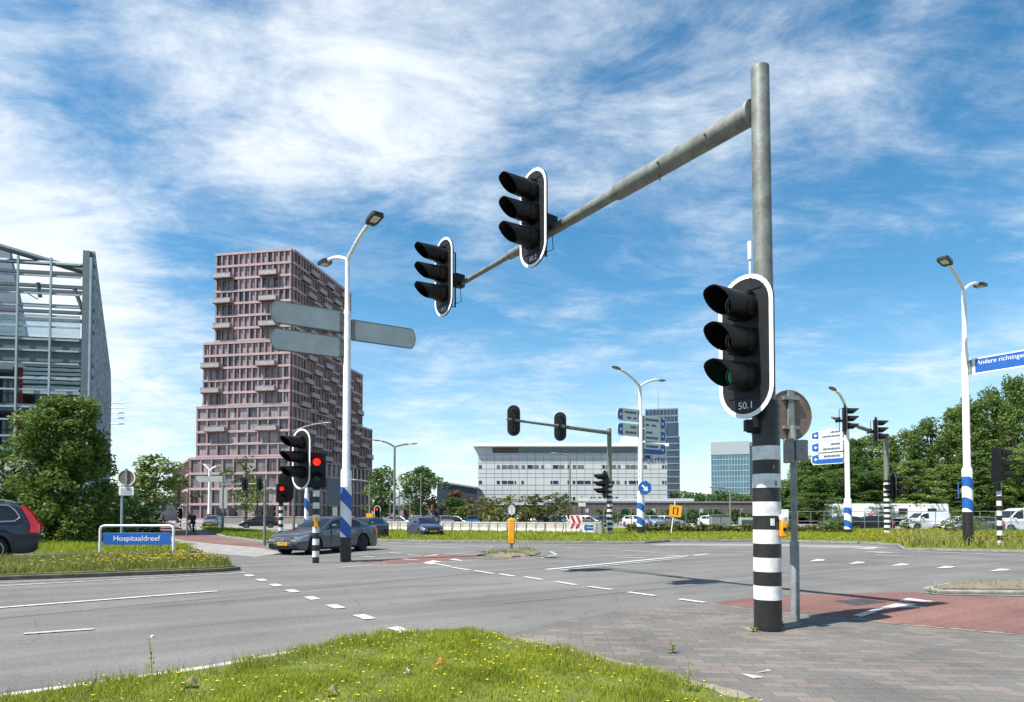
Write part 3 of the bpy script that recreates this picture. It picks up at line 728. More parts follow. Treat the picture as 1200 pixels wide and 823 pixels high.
# middle island
VE = gp((556, 651.5), (590, 647), (620, 645.5), (634, 648), (630, 651.5), (600, 653.3))
def mound(name, pts, h, m):
    c = Vector((sum(p[0] for p in pts) / len(pts), sum(p[1] for p in pts) / len(pts))); fine = []
    for i in range(len(pts)):
        for k in range(6): fine.append(Vector(pts[i]).lerp(Vector(pts[(i + 1) % len(pts)]), k / 6))
    rows = []
    for f, z in ((1, 0), (.96, .25), (.88, .5), (.74, .75), (.5, .92), (.2, 1)):
        rows.append([(*(c + (p - c) * (f * (1 + .05 * R.uniform(-1, 1) * (f < 1) + .03 * R.uniform(-1, 1)))), h * z * R.uniform(.85, 1.1)) for p in fine]); rows[-1].append(rows[-1][0])
    mb = MB(); mb.grid(rows); mb.add(rows[-1][:-1], [tuple(range(len(fine)))]); o = mb.build(name, m); o['kind'] = 'structure'
mound('bollard_island', VE, .16, 'soil')
poly_sheet('red_crossing', gp((453, 655.5), (505, 651), (556, 650.6), (556, 653.4), (522, 658.5), (500, 661)), .008, 'red_path')
poly_sheet('red_crossing_far', gp((420, 660.5), (445, 656), (470, 655), (480, 660)), .0075, 'red_path')
# far verge
VF = gp((430, 634.5), (520, 636), (640, 636.8), (756, 637.2), (785, 635.2), (900, 635), (1010, 637.5), (1050, 640), (1058, 645.5), (1140, 647), (1260, 649.5), (1400, 652), (1400, 629), (1100, 622.5), (760, 621.5), (600, 621.5), (430, 622.5))
raised('far_verge', VF, .12, 'turf')
poly_sheet('far_pavement', gp((780, 637.6), (900, 637.8), (1010, 640), (1048, 642.5), (1010, 642.5), (900, 640), (760, 639.5)), .006, 'pave_light')
poly_sheet('parking_lot', [(-40, 70), (150, 70), (150, 135), (-40, 135)], .008, 'pave_light')

# sandy dirt washed along the edges of the paving (its own thin sheet)
def strip(name, pts, w0, z, m, seed):
    r_ = random.Random(seed); P_ = [Vector(G(*p)) for p in pts]; fine = []
    for a_, b_ in zip(P_, P_[1:]):
        n_ = max(2, int((b_ - a_).length / .09))
        fine += [a_.lerp(b_, i / n_) for i in range(n_)]
    L_, R2 = [], []
    for i, p in enumerate(fine):
        d = (fine[min(i + 1, len(fine) - 1)] - fine[max(0, i - 1)]).normalized(); s_ = Vector((-d.y, d.x, 0))
        L_.append(p + s_ * w0 * r_.uniform(.15, 1)); R2.append(p - s_ * w0 * r_.uniform(.4, 1))
    mb = MB(); mb.grid([[tuple(Vector((a_.x, a_.y, z))), tuple(Vector((b_.x, b_.y, z)))] for a_, b_ in zip(L_, R2)])
    o = mb.build(name, m, fix=False, smooth=False); o['kind'] = 'structure'; return o
strip('sand_edge', [(575, 744), (590, 746.5), (640, 757.5), (720, 777.5), (800, 798.5), (890, 823)], .13, .0165, 'sand', 3)
strip('sand_edge', [(870, 735), (884, 739.5), (903, 740.5), (925, 735), (940, 729)], .1, .0085, 'sand', 4)
strip('sand_edge', [(1000, 725.5), (1050, 732), (1120, 738), (1200, 745)], .08, .0125, 'sand', 5)
strip('sand_edge', [(1080, 695), (1110, 697.5), (1200, 699), (1300, 700)], .1, .0145, 'sand', 6)
strip('sand_edge', [(550, 654.5), (580, 655.2), (612, 654.3), (640, 651)], .14, .0155, 'sand', 7)
strip('sand_edge', [(-60, 687), (100, 679.5), (200, 675), (284, 670)], .1, .0165, 'sand', 8)

# ------------------------------------------------------------------ painted markings (one sheet each)
mk = MB(); mw = MB()
def line(mb, a, b, w, z=.014):
    p, q = G(*a), G(*b); d = (q - p).normalized(); s = Vector((-d.y, d.x, 0)) * w / 2; u = EZ * z
    mb.quad(p + s + u, p - s + u, q - s + u, q + s + u)
def dash_run(mb, a, b, n, L, w):
    p, q = G(*a), G(*b); d = (q - p).normalized(); s = Vector((-d.y, d.x, 0)) * w / 2; u = EZ * .014
    for i in range(n):
        c = p + (q - p) * (i / (n - 1)); x, y = c - d * L / 2, c + d * L / 2
        mb.quad(x + s + u, x - s + u, y - s + u, y + s + u)
def poly(mb, *pts, z=.014):
    mb.add([G(*p) + EZ * z for p in pts], [tuple(range(len(pts)))])
line(mk, (-120, 722), (255, 693.3), .16); line(mw, (28, 743.5), (110, 738), .12)
line(mw, (-120, 694), (288, 671.5), .1)
line(mk, (-120, 834), (240, 783.5), .13); line(mw, (240, 783.5), (372, 759.5), .13)
dash_run(mk, (292, 675), (469, 739), 8, .52, .2)
for a, b in (((509, 661), (529, 664.5)), ((530, 665.5), (550, 668.5)), ((556, 669.3), (579, 672.8)), ((585, 673), (603, 676)), ((615, 676.5), (636, 680)), ((651, 682.2), (675, 686)), ((690, 688), (717, 691.6)), ((736, 694.5), (768, 699)), ((796, 702.8), (826, 706.8))): line(mk, a, b, .15)
line(mk, (640, 668), (830, 649.5), .22); line(mw, (655, 669), (800, 654.5), .12); line(mw, (700, 651.5), (870, 651.5), .12)
line(mw, (445, 635.5), (583, 641.3), .15); line(mw, (505, 640.5), (740, 643), .12); line(mk, (447, 639), (545, 643), .15); line(mw, (820, 646), (905, 647.5), .15)
for a, b in (((664, 642.6), (686, 643.2)), ((700, 643.8), (724, 644.2)), ((727, 645.5), (748, 646.2)), ((748, 646.9), (770, 647.6)), ((780, 651), (815, 651.6)), ((720, 653.5), (755, 654.2))): line(mw, a, b, .22)
line(mw, (400, 665.5), (452, 660.5), .1); line(mw, (480, 661.5), (560, 656.8), .1)
for a, b in (((455, 648), (470, 649)), ((478, 650.5), (494, 651.5)), ((470, 655.5), (490, 656.7)), ((520, 650), (545, 648.6)), ((425, 652.5), (440, 653.5))): line(mw, a, b, .2)
poly(mk, (494, 660.5), (507, 657.2), (524, 659.8), (511, 659.8), (507, 662.2)); poly(mk, (526, 656.5), (533, 655.2), (545, 658)); poly(mw, (495, 652), (517, 649.5), (510, 651.5))
# curve on the island's right
line(mw, (634, 654.3), (652, 650.5), .13); line(mw, (652, 650.5), (645, 646.8), .13); line(mw, (596, 656.3), (634, 654.3), .16)
for x, y in ((957, 657), (1003, 660), (1054, 662.3), (1107, 665.2), (1171, 668.5)): poly(mk, (x - 8 - (x - 900) * .015, y + 1.5), (x + 1, y - 1.5), (x + 9 + (x - 900) * .02, y - .6), (x + 8, y + .6))
line(mk, (1027, 651), (1070, 652.4), .16); line(mw, (946, 642.3), (985, 642.8), .3); line(mk, (1011, 644.2), (1200, 651.5), .13); line(mk, (1200, 651.5), (1420, 660), .13)
poly(mk, (997, 644), (1030, 641.5), (1024, 643.4)); poly(mw, (1010, 646.5), (1060, 648), (1030, 648.2))
poly(mk, (999, 722.5), (1030, 713.5), (1037, 714.8), (1010, 724.2), z=.018); poly(mk, (1032, 713.2), (1050, 708.2), (1085, 713.2), z=.018); poly(mk, (1051, 706), (1064, 701.8), (1098, 706.2), z=.018)
poly(mw, (868, 791), (884, 797), (896, 795), (880, 792)); poly(mw, (886, 790), (900, 786), (904, 788))
line(mw, (225, 638.2), (292, 643.5), .12); line(mk, (265, 622.5), (283, 619.5), .25); line(mk, (290, 628.5), (318, 629.5), .25); line(mw, (300, 624.6), (345, 626.5), .2)
tar = MB()
for a, b, w_ in (((-60, 731), (560, 672), .03), ((560, 672), (760, 656), .03), ((590, 708), (1010, 668), .025), ((700, 664), (800, 676.5), .05), ((420, 690), (600, 684), .02), ((180, 712), (360, 697), .02)): line(tar, a, b, w_, .010)
o = tar.build('tar_seams', mat('tar seam', (.05, .05, .05), .7), fix=False, smooth=False); o['kind'] = 'structure'
o = mk.build('road_markings', 'marking', fix=False, smooth=False); o['kind'] = 'structure'
o = mw.build('worn_markings', 'marking_worn', fix=False, smooth=False); o['kind'] = 'structure'

# ------------------------------------------------------------------ grass, weeds and flowers
def in_poly(px, py, poly):
    ins = np.zeros(len(px), bool); n = len(poly); j = n - 1
    for i in range(n):
        xi, yi = poly[i]; xj, yj = poly[j]
        c = ((yi > py) != (yj > py)) & (px < (xj - xi) * (py - yi) / (yj - yi + 1e-12) + xi); ins ^= c; j = i
    return ins
def vnoise(x, y, s, seed):
    """cheap smooth random field for patchiness"""
    r = np.random.default_rng(seed); v = np.zeros_like(x)
    for k in range(6):
        a = r.uniform(0, 6.28); f = s * (1 + k * .55); ph = r.uniform(0, 6.28)
        v += np.sin((x * math.cos(a) + y * math.sin(a)) * f + ph) / (1 + k * .4)
    return v / 3
def blades(name, poly, dens, h0, h1, w, z, m, bend=.5, edge=0., patch=1.5, label=None, hmod=None):
    p = poly; xs = [a for a, b in p]; ys = [b for a, b in p]
    n = int((max(xs) - min(xs)) * (max(ys) - min(ys)) * dens)
    x = NP.uniform(min(xs) - edge, max(xs) + edge, n); y = NP.uniform(min(ys) - edge, max(ys) + edge, n)
    x += NP.normal(0, .04, n) * edge; k = in_poly(x, y, p); x, y = x[k], y[k]
    keep = NP.uniform(0, 1, len(x)) < np.clip(.72 + .75 * vnoise(x, y, patch * 1.6, 5), .12, 1); x, y = x[keep], y[keep]; n = len(x)
    h = NP.uniform(h0, h1, n) * (1 + .45 * vnoise(x, y, patch, 9)) 
    if hmod is not None: h = h * hmod(x, y)
    a = NP.uniform(0, 6.283, n); b = NP.uniform(.1, 1, n) * bend * h; c = NP.uniform(0, 6.283, n)
    wx, wy = np.cos(a) * w / 2, np.sin(a) * w / 2; bx, by = np.cos(c) * b, np.sin(c) * b
    V = np.empty((n, 5, 3))
    V[:, 0] = np.stack([x - wx, y - wy, np.full(n, z)], 1); V[:, 1] = np.stack([x + wx, y + wy, np.full(n, z)], 1)
    V[:, 2] = np.stack([x + wx * .7 + bx * .3, y + wy * .7 + by * .3, z + h * .6], 1); V[:, 3] = np.stack([x - wx * .7 + bx * .3, y - wy * .7 + by * .3, z + h * .6], 1)
    V[:, 4] = np.stack([x + bx, y + by, z + h], 1)
    F = np.arange(n)[:, None] * 5
    fs = np.concatenate([F + np.array([0, 1, 2, 3])], 1).tolist() + np.concatenate([F + np.array([3, 2, 4])], 1).tolist()
    me = bpy.data.meshes.new(name); me.from_pydata(V.reshape(-1, 3).tolist(), [], fs); me.materials.append(M[m])
    o = bpy.data.objects.new(name, me); COL.objects.link(o)
    return tag(o, label, 'grass', None, 'stuff')
def flowers(name, poly, n, h0, h1, r, z, m, label, dens=None):
    xs = [a for a, b in poly]; ys = [b for a, b in poly]; mb = MB(); c = 0
    while c < n:
        x, y = R.uniform(min(xs), max(xs)), R.uniform(min(ys), max(ys))
        if not in_poly(np.array([x]), np.array([y]), poly)[0]: continue
        if dens and R.random() > dens(x, y): continue
        h = R.uniform(h0, h1); rr = r * R.uniform(.6, 1.2); c += 1
        mb.path([(x, y, z), (x + R.uniform(-.01, .01), y, z + h)], .0015 + r * .05, 4, 1, cap=False)
        k = 7; mb.add([(x + rr * math.cos(6.283 * i / k), y + rr * math.sin(6.283 * i / k), z + h + rr * .35) for i in range(k)] + [(x, y, z + h - rr * .2), (x, y, z + h + rr * .45)], [((i + 1) % k, i, k) for i in range(k)] + [(i, (i + 1) % k, k + 1) for i in range(k)])
    o = mb.build(name, [m, 'grass'], fix=False); return tag(o, label, 'flowers', None, 'stuff')
tall = gp((430, 748), (500, 742), (545, 742), (590, 748), (640, 759), (560, 765), (470, 760))
blades('grass', VA, 3900, .03, .068, .0075, .01, 'grass', .9, label='short mown grass of the foreground verge', hmod=lambda x, y: (1 + .9 * np.exp(-((y - 8.6 + .0 * x) ** 2) / .5)) * np.clip(1 + .8 * vnoise(x, y, 4.5, 31), .55, 2.0))
edgepoly = gp((-140, 845), (0, 821), (130, 803), (240, 786), (330, 770), (385, 758), (440, 749), (500, 743.5), (545, 743.5), (590, 749), (640, 760), (720, 780), (800, 801), (890, 826), (820, 826), (720, 796), (640, 775), (590, 762), (545, 754), (500, 754), (440, 760), (330, 784), (240, 800), (0, 838), (-140, 862))
blades('tall_grass', edgepoly, 420, .07, .2, .006, .01, 'grass_dry', .6, label='taller seeding grass along the verge edge')
flowers('flowers', VA, 420, .04, .1, .013, .01, 'flower', 'small yellow flowers in the foreground verge', dens=lambda x, y: .25 + .75 * math.exp(-((x + .6) ** 2 / 3 + (y - 8.2) ** 2 / 1.2)))
VBi, VCi, VDi, VFi, VEi = inset(VB, .2), inset(VC, .2), inset(VD, .2), inset(VF, .2), inset(VE, .2)
blades('grass', VBi, 420, .1, .3, .02, .13, 'grass_dry', .6, label='long grass round the street name sign')
flowers('flowers', VBi, 420, .15, .36, .035, .13, 'flower', 'yellow flowers under the street name sign', dens=lambda x, y: math.exp(-((x + 9.2) / 2.6) ** 2))
blades('grass', VCi, 130, .1, .35, .03, .12, 'grass', .6, label='grass strip under the large green bush')
blades('grass', VDi, 90, .08, .25, .05, .12, 'grass', .6, label='grass strip between the red cycle track and side road')
blades('grass', VFi, 60, .05, .2, .06, .14, 'grass', .8, label='unmown grass of the far verge')
VFr = gp((1060, 645), (1140, 646), (1260, 648.5), (1260, 636), (1140, 634), (1040, 631))
blades('tall_grass', VFr, 60, .25, .6, .05, .14, 'grass_dry', .6, label='tall weeds round the right lamp post')
flowers('flowers', gp((1000, 638.5), (1060, 644), (1150, 645.5), (1250, 648), (1250, 640), (1080, 631), (1000, 630)), 700, .2, .5, .05, .14, 'flower', 'yellow flowers on the far right verge')
blades('weeds', VEi, 120, .08, .24, .025, .07, 'grass_dry', .7, label='dry weeds on the bollard island')
blades('weeds', gp((1084, 691), (1110, 687.5), (1200, 686), (1260, 686), (1260, 697), (1200, 696), (1100, 695)), 25, .04, .16, .02, .08, 'grass_dry', .7, label='sparse dry weeds on the right island')

# single weeds and litter on the verge
def weed(px, py, h, label, cat='plant'):
    q = G(px, py); t = thing('weed', label, cat, (q.x, q.y, .01)); s = MB(); top = Vector((R.uniform(-.04, .04), 0, h))
    s.path([(0, 0, 0), top * .5 + Vector((.01, 0, 0)), top], [.004, .003, .002], 6); s.build('stem', 'grass_dry', t)
    l = MB()
    for i in range(26):
        zz = h * R.uniform(.1, .8); a = R.uniform(0, 6.28); L = R.uniform(.04, .1) * (1.2 - zz / h); d = Vector((math.cos(a), math.sin(a), R.uniform(.1, .8))); sd = Vector((-d.y, d.x, 0)) * L * .18; c = Vector((top.x * zz / h, 0, zz))
        l.add([c, c + d * L * .5 + sd, c + d * L, c + d * L * .5 - sd], [(0, 1, 2, 3)])
    l.build('leaves', 'grass', t, fix=False)
    return t
weed(918, 735, .07, 'small tuft at the foot of the round sign pole'); weed(884, 741, .05, 'tiny green tuft at the foot of the big mast'); weed(1090, 697, .16, 'dry tuft at the tip of the right kerb island')
wd = weed(178, 790, .36, 'lone tall weed with a pale flower head at the grass edge')
f = MB(); f.lathe([(.004, 0), (.02, .012), (.016, .03), (.002, .036)], (0, 0, .36), 10); f.build('flower_head', 'sign_cream', wd)
w2 = weed(806, 812, .3, 'leafy upright weed where the grass meets the brick paving')
weed(788, 766, .16, 'small thin weed growing between the paving bricks')
for px, py, rx, lab, m in ((222, 808, .07, 'curled brown dead leaf lying on the grass', 'soil'), (389, 818, .06, 'dry leaf in the grass by the bottom edge', 'soil')):
    q = G(px, py); l = MB()
    l.grid([[(u * rx, v * rx * .6, .07 + .03 * math.cos(u * 2.5) * (1 + .5 * v)) for u in np.linspace(-1, 1, 6)] for v in np.linspace(-1, 1, 4)])
    tag(l.build('dead_leaf', m, None, q, fix=False), lab, 'leaf')
q = G(517, 781); l = MB(); l.grid([[(u * .05, v * .025, .07 + .035 * math.cos(u * 3) - .02 * v * v) for u in np.linspace(-1, 1, 7)] for v in np.linspace(-1, 1, 5)]); tag(l.build('petal', mat('orange petal', (.7, .13, .03), .6), None, q, fix=False), 'orange red petal lying in the grass', 'petal')
q = G(477, 793); l = MB()
import random as _r
for i in range(3): l.grid([[(u * .03 + i * .004, v * .02, .05 + .015 * math.cos(u * 4 + i) + .012 * i) for u in np.linspace(-1, 1, 6)] for v in np.linspace(-1, 1, 5)])
tag(l.build('paper_scrap', 'white', None, q, fix=False), 'crumpled white paper scrap in the grass', 'litter')

# ------------------------------------------------------------------ trees
def leaf_mesh(name, clumps, per, size, mats, squash=1.):
    """clumps: list of (centre, radius). Many small leaf faces, turned every way, spread through each clump"""
    V, F = [], []
    cs = []
    for c, r in clumps:
        k = int(per * (r ** 2)); 
        d = NP.normal(0, 1, (k, 3)); d /= np.linalg.norm(d, axis=1)[:, None]
        rr = r * NP.uniform(.35, 1.05, (k, 1)) ** .6
        cs.append(np.array(c) + d * rr * np.array([1, 1, .8]))
    c = np.concatenate(cs); n = len(c)
    a = NP.normal(0, 1, (n, 3)); a[:, 2] *= .7; a /= np.linalg.norm(a, axis=1)[:, None]
    b = np.cross(a, NP.normal(0, 1, (n, 3))); b /= np.linalg.norm(b, axis=1)[:, None]
    s = size * NP.uniform(.6, 1.35, (n, 1))
    V = np.stack([c - a * s, c + b * s * .45, c + a * s, c - b * s * .45], 1).reshape(-1, 3)
    F = (np.arange(n)[:, None] * 4 + np.arange(4)).tolist()
    me = bpy.data.meshes.new(name); me.from_pydata(V.tolist(), [], F)
    for m in mats: me.materials.append(M[m])
    return me
def tree_proto(label, h, w, leaf, nclump, per, lsize, base=.25, seed=1, shape='round', trunk=.02, cr0=.16, cr1=.34):
    r = random.Random(seed); t = thing('tree', label, 'tree')
    zc = h * (base + (1 - base) / 2); rz_ = h * (1 - base) / 2; rx = w / 2
    tk = MB(); pts = [Vector((0, 0, 0)), Vector((r.uniform(-.02, .02) * h, r.uniform(-.02, .02) * h, h * base)), Vector((r.uniform(-.03, .03) * h, 0, h * .55)), Vector((0, 0, h * .82))]
    tk.path(pts, [h * trunk, h * trunk * .75, h * trunk * .5, h * trunk * .15], 10)
    # a handful of limbs, each a lobe of its own reach: gives the crown shoulders and hollows
    lobes = [(r.uniform(0, 6.28), r.uniform(-.9, .95), r.uniform(.55, 1.2)) for _ in range(11)]
    cl = []
    for i in range(nclump):
        a = r.uniform(0, 6.28); u = r.uniform(-1, 1); q = r.random() ** .42
        reach = .62
        for la, lu, lr in lobes:
            d_ = (1 - math.cos(a - la)) * .9 + (u - lu) ** 2 * 3.2
            reach = max(reach, lr * math.exp(-d_ * 1.6))
        prof = {'round': math.sqrt(max(.02, 1 - u * u * .92)), 'tall': min(1, 1.15 * math.sqrt(max(.03, 1 - abs(u) ** 3.2))) * .95, 'cone': .28 + .72 * (1 - (u + 1) / 2) ** .8, 'bush': (1.0 if u < -.1 else 1 - .58 * ((u + .1) / 1.1) ** 1.1)}[shape]
        R_ = rx * prof * reach * q
        c = Vector((R_ * math.cos(a), R_ * math.sin(a), zc + u * rz_ * (.86 + .1 * r.random())))
        cr = min(rx, rz_) * r.uniform(cr0, cr1); cl.append((tuple(c), cr))
        if i % 4 == 0:
            o_ = Vector((0, 0, max(h * base * .8, c.z - R_ * .9 - h * .08))); tk.path([o_, o_.lerp(c, .55) + Vector((0, 0, h * .01)), c], [h * trunk * .35, h * trunk * .22, h * trunk * .06], 6)
    tk.build('trunk', 'bark', t)
    me = leaf_mesh('crown', cl, per, lsize, [leaf]); o = bpy.data.objects.new('crown', me); COL.objects.link(o); o.parent = t
    xs = [v.co.x for v in me.vertices]; zs = [v.co.z for v in me.vertices]
    t['h'] = sorted(zs)[int(len(zs) * .998)]; t['w'] = sorted(xs)[int(len(xs) * .992)] - sorted(xs)[int(len(xs) * .008)]
    return t
used = set()
def place_tree(proto, px, base_py, top, wpx, label, group=None, D=None):
    q = G(px, base_py) if D is None else P(px, HOR, D); D_ = q.y
    H = CAMH + (602 - top) * D_ / 760; W = wpx * D_ / 760
    t = proto if proto.name not in used else copy_tree(proto); used.add(t.name); used.add(proto.name)
    t.location = (q.x, D_, 0); t.scale = (W / proto['w'], W / proto['w'], H / proto['h']); t.rotation_euler.z = R.uniform(0, 6.28)
    t['label'] = label
    if group: t['group'] = group
    return t
big = tree_proto('large dark green bush in front of the glass building', 7.2, 5.8, 'leaf_bush', 230, 430, .11, base=.0, seed=4, shape='bush', trunk=.012, cr0=.12, cr1=.24)
place_tree(big, 78, 641, 466, 110, 'large dark green bush in front of the glass building')
bush2 = tree_proto('dark shrub', 3.2, 4.2, 'leaf_dark', 50, 560, .1, base=.0, seed=9)
place_tree(bush2, 138, 636, 572, 78, 'dark lower shrub between the large bush and the round sign')
place_tree(bush2, -6, 640, 522, 80, 'dark shrub behind the dark blue estate car'); place_tree(bush2, 178, 627, 590, 34, 'dark clipped shrub behind the street name sign')
W1 = tree_proto('a', 20, 10, 'leaf_wood', 260, 70, .24, base=.06, seed=21, shape='bush', cr0=.09, cr1=.2); W2 = tree_proto('b', 20, 9, 'leaf_wood', 260, 66, .24, base=.05, seed=33, shape='cone', cr0=.09, cr1=.2); W3 = tree_proto('c', 20, 11, 'leaf_wood', 270, 70, .24, base=.08, seed=45, shape='tall', cr0=.09, cr1=.2)
wood = [(905, 571, 105), (919, 560, 110), (936, 543, 112), (952, 538, 104), (968, 529, 112), (985, 524, 100), (1003, 516, 108), (1022, 513, 115), (1043, 507, 103), (1067, 500, 110), (1092, 491, 104), (1120, 483, 108), (1143, 468, 100), (1160, 458, 106), (1177, 470, 110), (1192, 446, 100), (1216, 440, 105), (1240, 436, 110), (1268, 442, 104)]
for i, (px, top, D) in enumerate(wood):
    place_tree([W1, W2, W3][(i * 2) % 3], px, 0, top + R.uniform(-7, 5), 50 + R.uniform(-8, 14), 'tall green tree of the woodland row beyond the white trailer', 'woodland trees beyond the trailer', D)
for i, (px, top) in enumerate(((960, 560), (1000, 548), (1032, 555), (1070, 540), (1105, 545), (1140, 530), (1175, 525), (1205, 520), (1240, 515), (1025, 575), (1075, 578), (1120, 575), (1165, 570), (1205, 565))):
    place_tree([W2, W3, W1][i % 3], px, 0, top, 58, 'lower woodland tree filling the edge behind the trailer', 'lower trees at the woodland edge', 92 + R.uniform(-2, 5))
lime = tree_proto('l', 9, 6, 'leaf_lime', 46, 70, .24, base=.25, seed=51); lime2 = tree_proto('l2', 9, 5, 'leaf_lime', 26, 60, .22, base=.22, seed=57, shape='tall')
place_tree(lime, 183, 614.5, 534, 62, 'light green street tree left of the red tower'); place_tree(lime2, 208, 613, 541, 40, 'thin light green tree at the left corner of the red tower')
place_tree(lime, 163, 614, 557, 44, 'low light green tree beside the large bush')
place_tree(lime2, 287, 616, 534, 40, 'thin young tree in front of the red tower base'); place_tree(lime2, 300, 617, 560, 26, 'very thin young tree beside another before the tower base')
dk = tree_proto('d', 10, 8, 'leaf_dark', 60, 60, .26, base=.2, seed=61); dk2 = tree_proto('d2', 10, 8, 'leaf_dark', 60, 60, .26, base=.22, seed=67)
place_tree(dk, 447, 616, 547, 44, 'dark green tree touching the right edge of the red tower'); place_tree(dk2, 493, 617, 547, 54, 'round dark green tree right of the twin arm lamp')
rd = tree_proto('r', 6, 7, 'leaf_red', 34, 60, .25, base=.15, seed=71); place_tree(rd, 538, 615, 574, 36, 'reddish leaved tree before the dark shed'); place_tree(rd, 507, 617, 583, 12, 'small red leaved tree under the dark tree')
ol = tree_proto('o', 5, 6.5, 'leaf_olive', 40, 80, .2, base=.1, seed=81)
place_tree(dk2, 532, 616, 583, 40, 'mid green tree under the reddish tree'); place_tree(ol, 583, 619, 580, 46, 'thin olive tree before the left end of the office block'); place_tree(ol, 642, 619.5, 577, 60, 'wide olive tree in front of the office block')
place_tree(ol, 556, 618, 589, 40, 'low olive bush by the parked blue cars'); place_tree(ol, 612, 619, 592, 40, 'low olive bush between the two olive trees')
far = tree_proto('f', 12, 14, 'leaf_dark', 50, 12, .5, base=.0, seed=91)
for i, px in enumerate((795, 812, 828, 846, 862, 880, 898)): place_tree(far, px, 0, 575 + (i % 3) * 2, 34, 'distant tree behind the long brown wall', 'distant trees behind the long brown wall', 190 + i * 3)
for i, px in enumerate((-60, -20, 20, 60, 100, 135, 160)): place_tree(far, px, 0, 574 + (i % 3) * 5, 60, 'distant tree behind the large bush', 'distant trees at the left', 150 + i * 3)
for i, px in enumerate((440, 462, 484, 506, 528, 550)): place_tree(far, px, 0, 590 + (i % 3) * 2, 34, 'distant tree closing the view beside the red tower', 'distant trees beside the red tower', 210 + i * 3)
sh = tree_proto('s', 2.4, 2.6, 'leaf_mid', 26, 260, .09, base=.05, seed=95, trunk=.01)
for px, top, w, lab in ((913, 604, 30, 'small green shrub on the verge beside the big mast'), (966, 607, 20, 'pale shrub left of the signed lamp post'), (983, 592, 14, 'narrow upright shrub before the trailer end'), (1063, 605, 22, 'leafy shrub right of the woodland mast'), (1118, 595, 28, 'shrub before the white van and trailer'), (1150, 606, 26, 'low shrub right of the tall lamp post'), (1192, 618, 26, 'low shrub at the right edge by the white van')):
    place_tree(sh, px, 627 if px < 1100 else 632, top, w, lab)
def hedge(label, a, b, h, w, m, zb=.1, dens=900, ls=.06):
    p, q = G(*a), G(*b); d = q - p; L = d.length; d.normalize(); s = Vector((-d.y, d.x, 0)); n = int(L * dens * w)
    u = NP.uniform(0, L, n); v = NP.uniform(-w / 2, w / 2, n); z = h * (1 - NP.uniform(0, 1, n) ** 2.2) * (1 + .18 * np.sin(u * 2.1) + .1 * np.sin(u * 5.3 + 1)) + zb
    c = np.stack([p.x + d.x * u + s.x * v, p.y + d.y * u + s.y * v, z], 1)
    a_ = NP.normal(0, 1, (n, 3)); a_ /= np.linalg.norm(a_, axis=1)[:, None]; b_ = np.cross(a_, NP.normal(0, 1, (n, 3))); b_ /= np.linalg.norm(b_, axis=1)[:, None]
    sz = ls * NP.uniform(.6, 1.4, (n, 1)); V = np.stack([c - a_ * sz, c + b_ * sz * .5, c + a_ * sz, c - b_ * sz * .5], 1).reshape(-1, 3)
    me = bpy.data.meshes.new('hedge'); me.from_pydata(V.tolist(), [], (np.arange(n)[:, None] * 4 + np.arange(4)).tolist()); me.materials.append(M[m])
    o = bpy.data.objects.new('hedge', me); COL.objects.link(o); return tag(o, label, 'hedge')
hedge('low clipped hedge along the far verge behind the big mast', (735, 625.6), (1000, 626.5), .55, 1.4, 'leaf_olive', dens=160, ls=.14)
hedge('dark hedge behind the parked cars under the long brown wall', (700, 616.5), (905, 616.5), 1.7, 2, 'leaf_dark', dens=60, ls=.25)
# ------------------------------------------------------------------ red apartment tower
M['tw_wall'] = mat('tower brick', (.11, .064, .064), .9, var=.15, vscale=.4)
M['tw_band'] = mat('tower concrete band', (.39, .295, .298), .85, var=.12, vscale=.6)
M['tw_pier'] = mat('tower pier', (.3, .19, .195), .85, var=.15, vscale=.5)
M['win_a'] = mat('window glass', (.045, .05, .06), .08, spec=.8, var=.4, vscale=.5)
M['win_b'] = mat('window with net curtain', (.3, .27, .28), .3, var=.25, vscale=.5)
M['win_c'] = mat('window with grey blind', (.17, .15, .165), .25, var=.3, vscale=.5)
M['balc'] = mat('balcony rail', (.36, .32, .32), .6, .2, var=.2, vscale=2)
C0 = P(340, HOR, 154); C0.z = 0
UL = Vector((-.985, .17, 0)).normalized(); UR = Vector((.184, .983, 0)).normalized()
tower = thing('apartment_tower', 'tall stepped red and pink apartment tower with many balconies', 'building', C0)
inview = [0]
class Face:
    def __init__(s, o, u, n): s.o, s.u, s.n = Vector(o), Vector(u), Vector(n)
    def p(s, a, d, z): return s.o + s.u * a + s.n * d + EZ * z
    def box(s, mb, a0, a1, d0, d1, z0, z1, mi=0): mb.obox(s.p(a0, d0, z0), s.u * (a1 - a0), s.n * (d1 - d0), EZ * (z1 - z0), mi)
win_rest = MB(); band = MB(); pier = MB(); wall = MB(); bal_n = 0
nL = Vector((UL.y, -UL.x, 0)); nL = nL if nL.y < 0 else -nL
nR = Vector((UR.y, -UR.x, 0)); nR = nR if nR.x > 0 else -nR
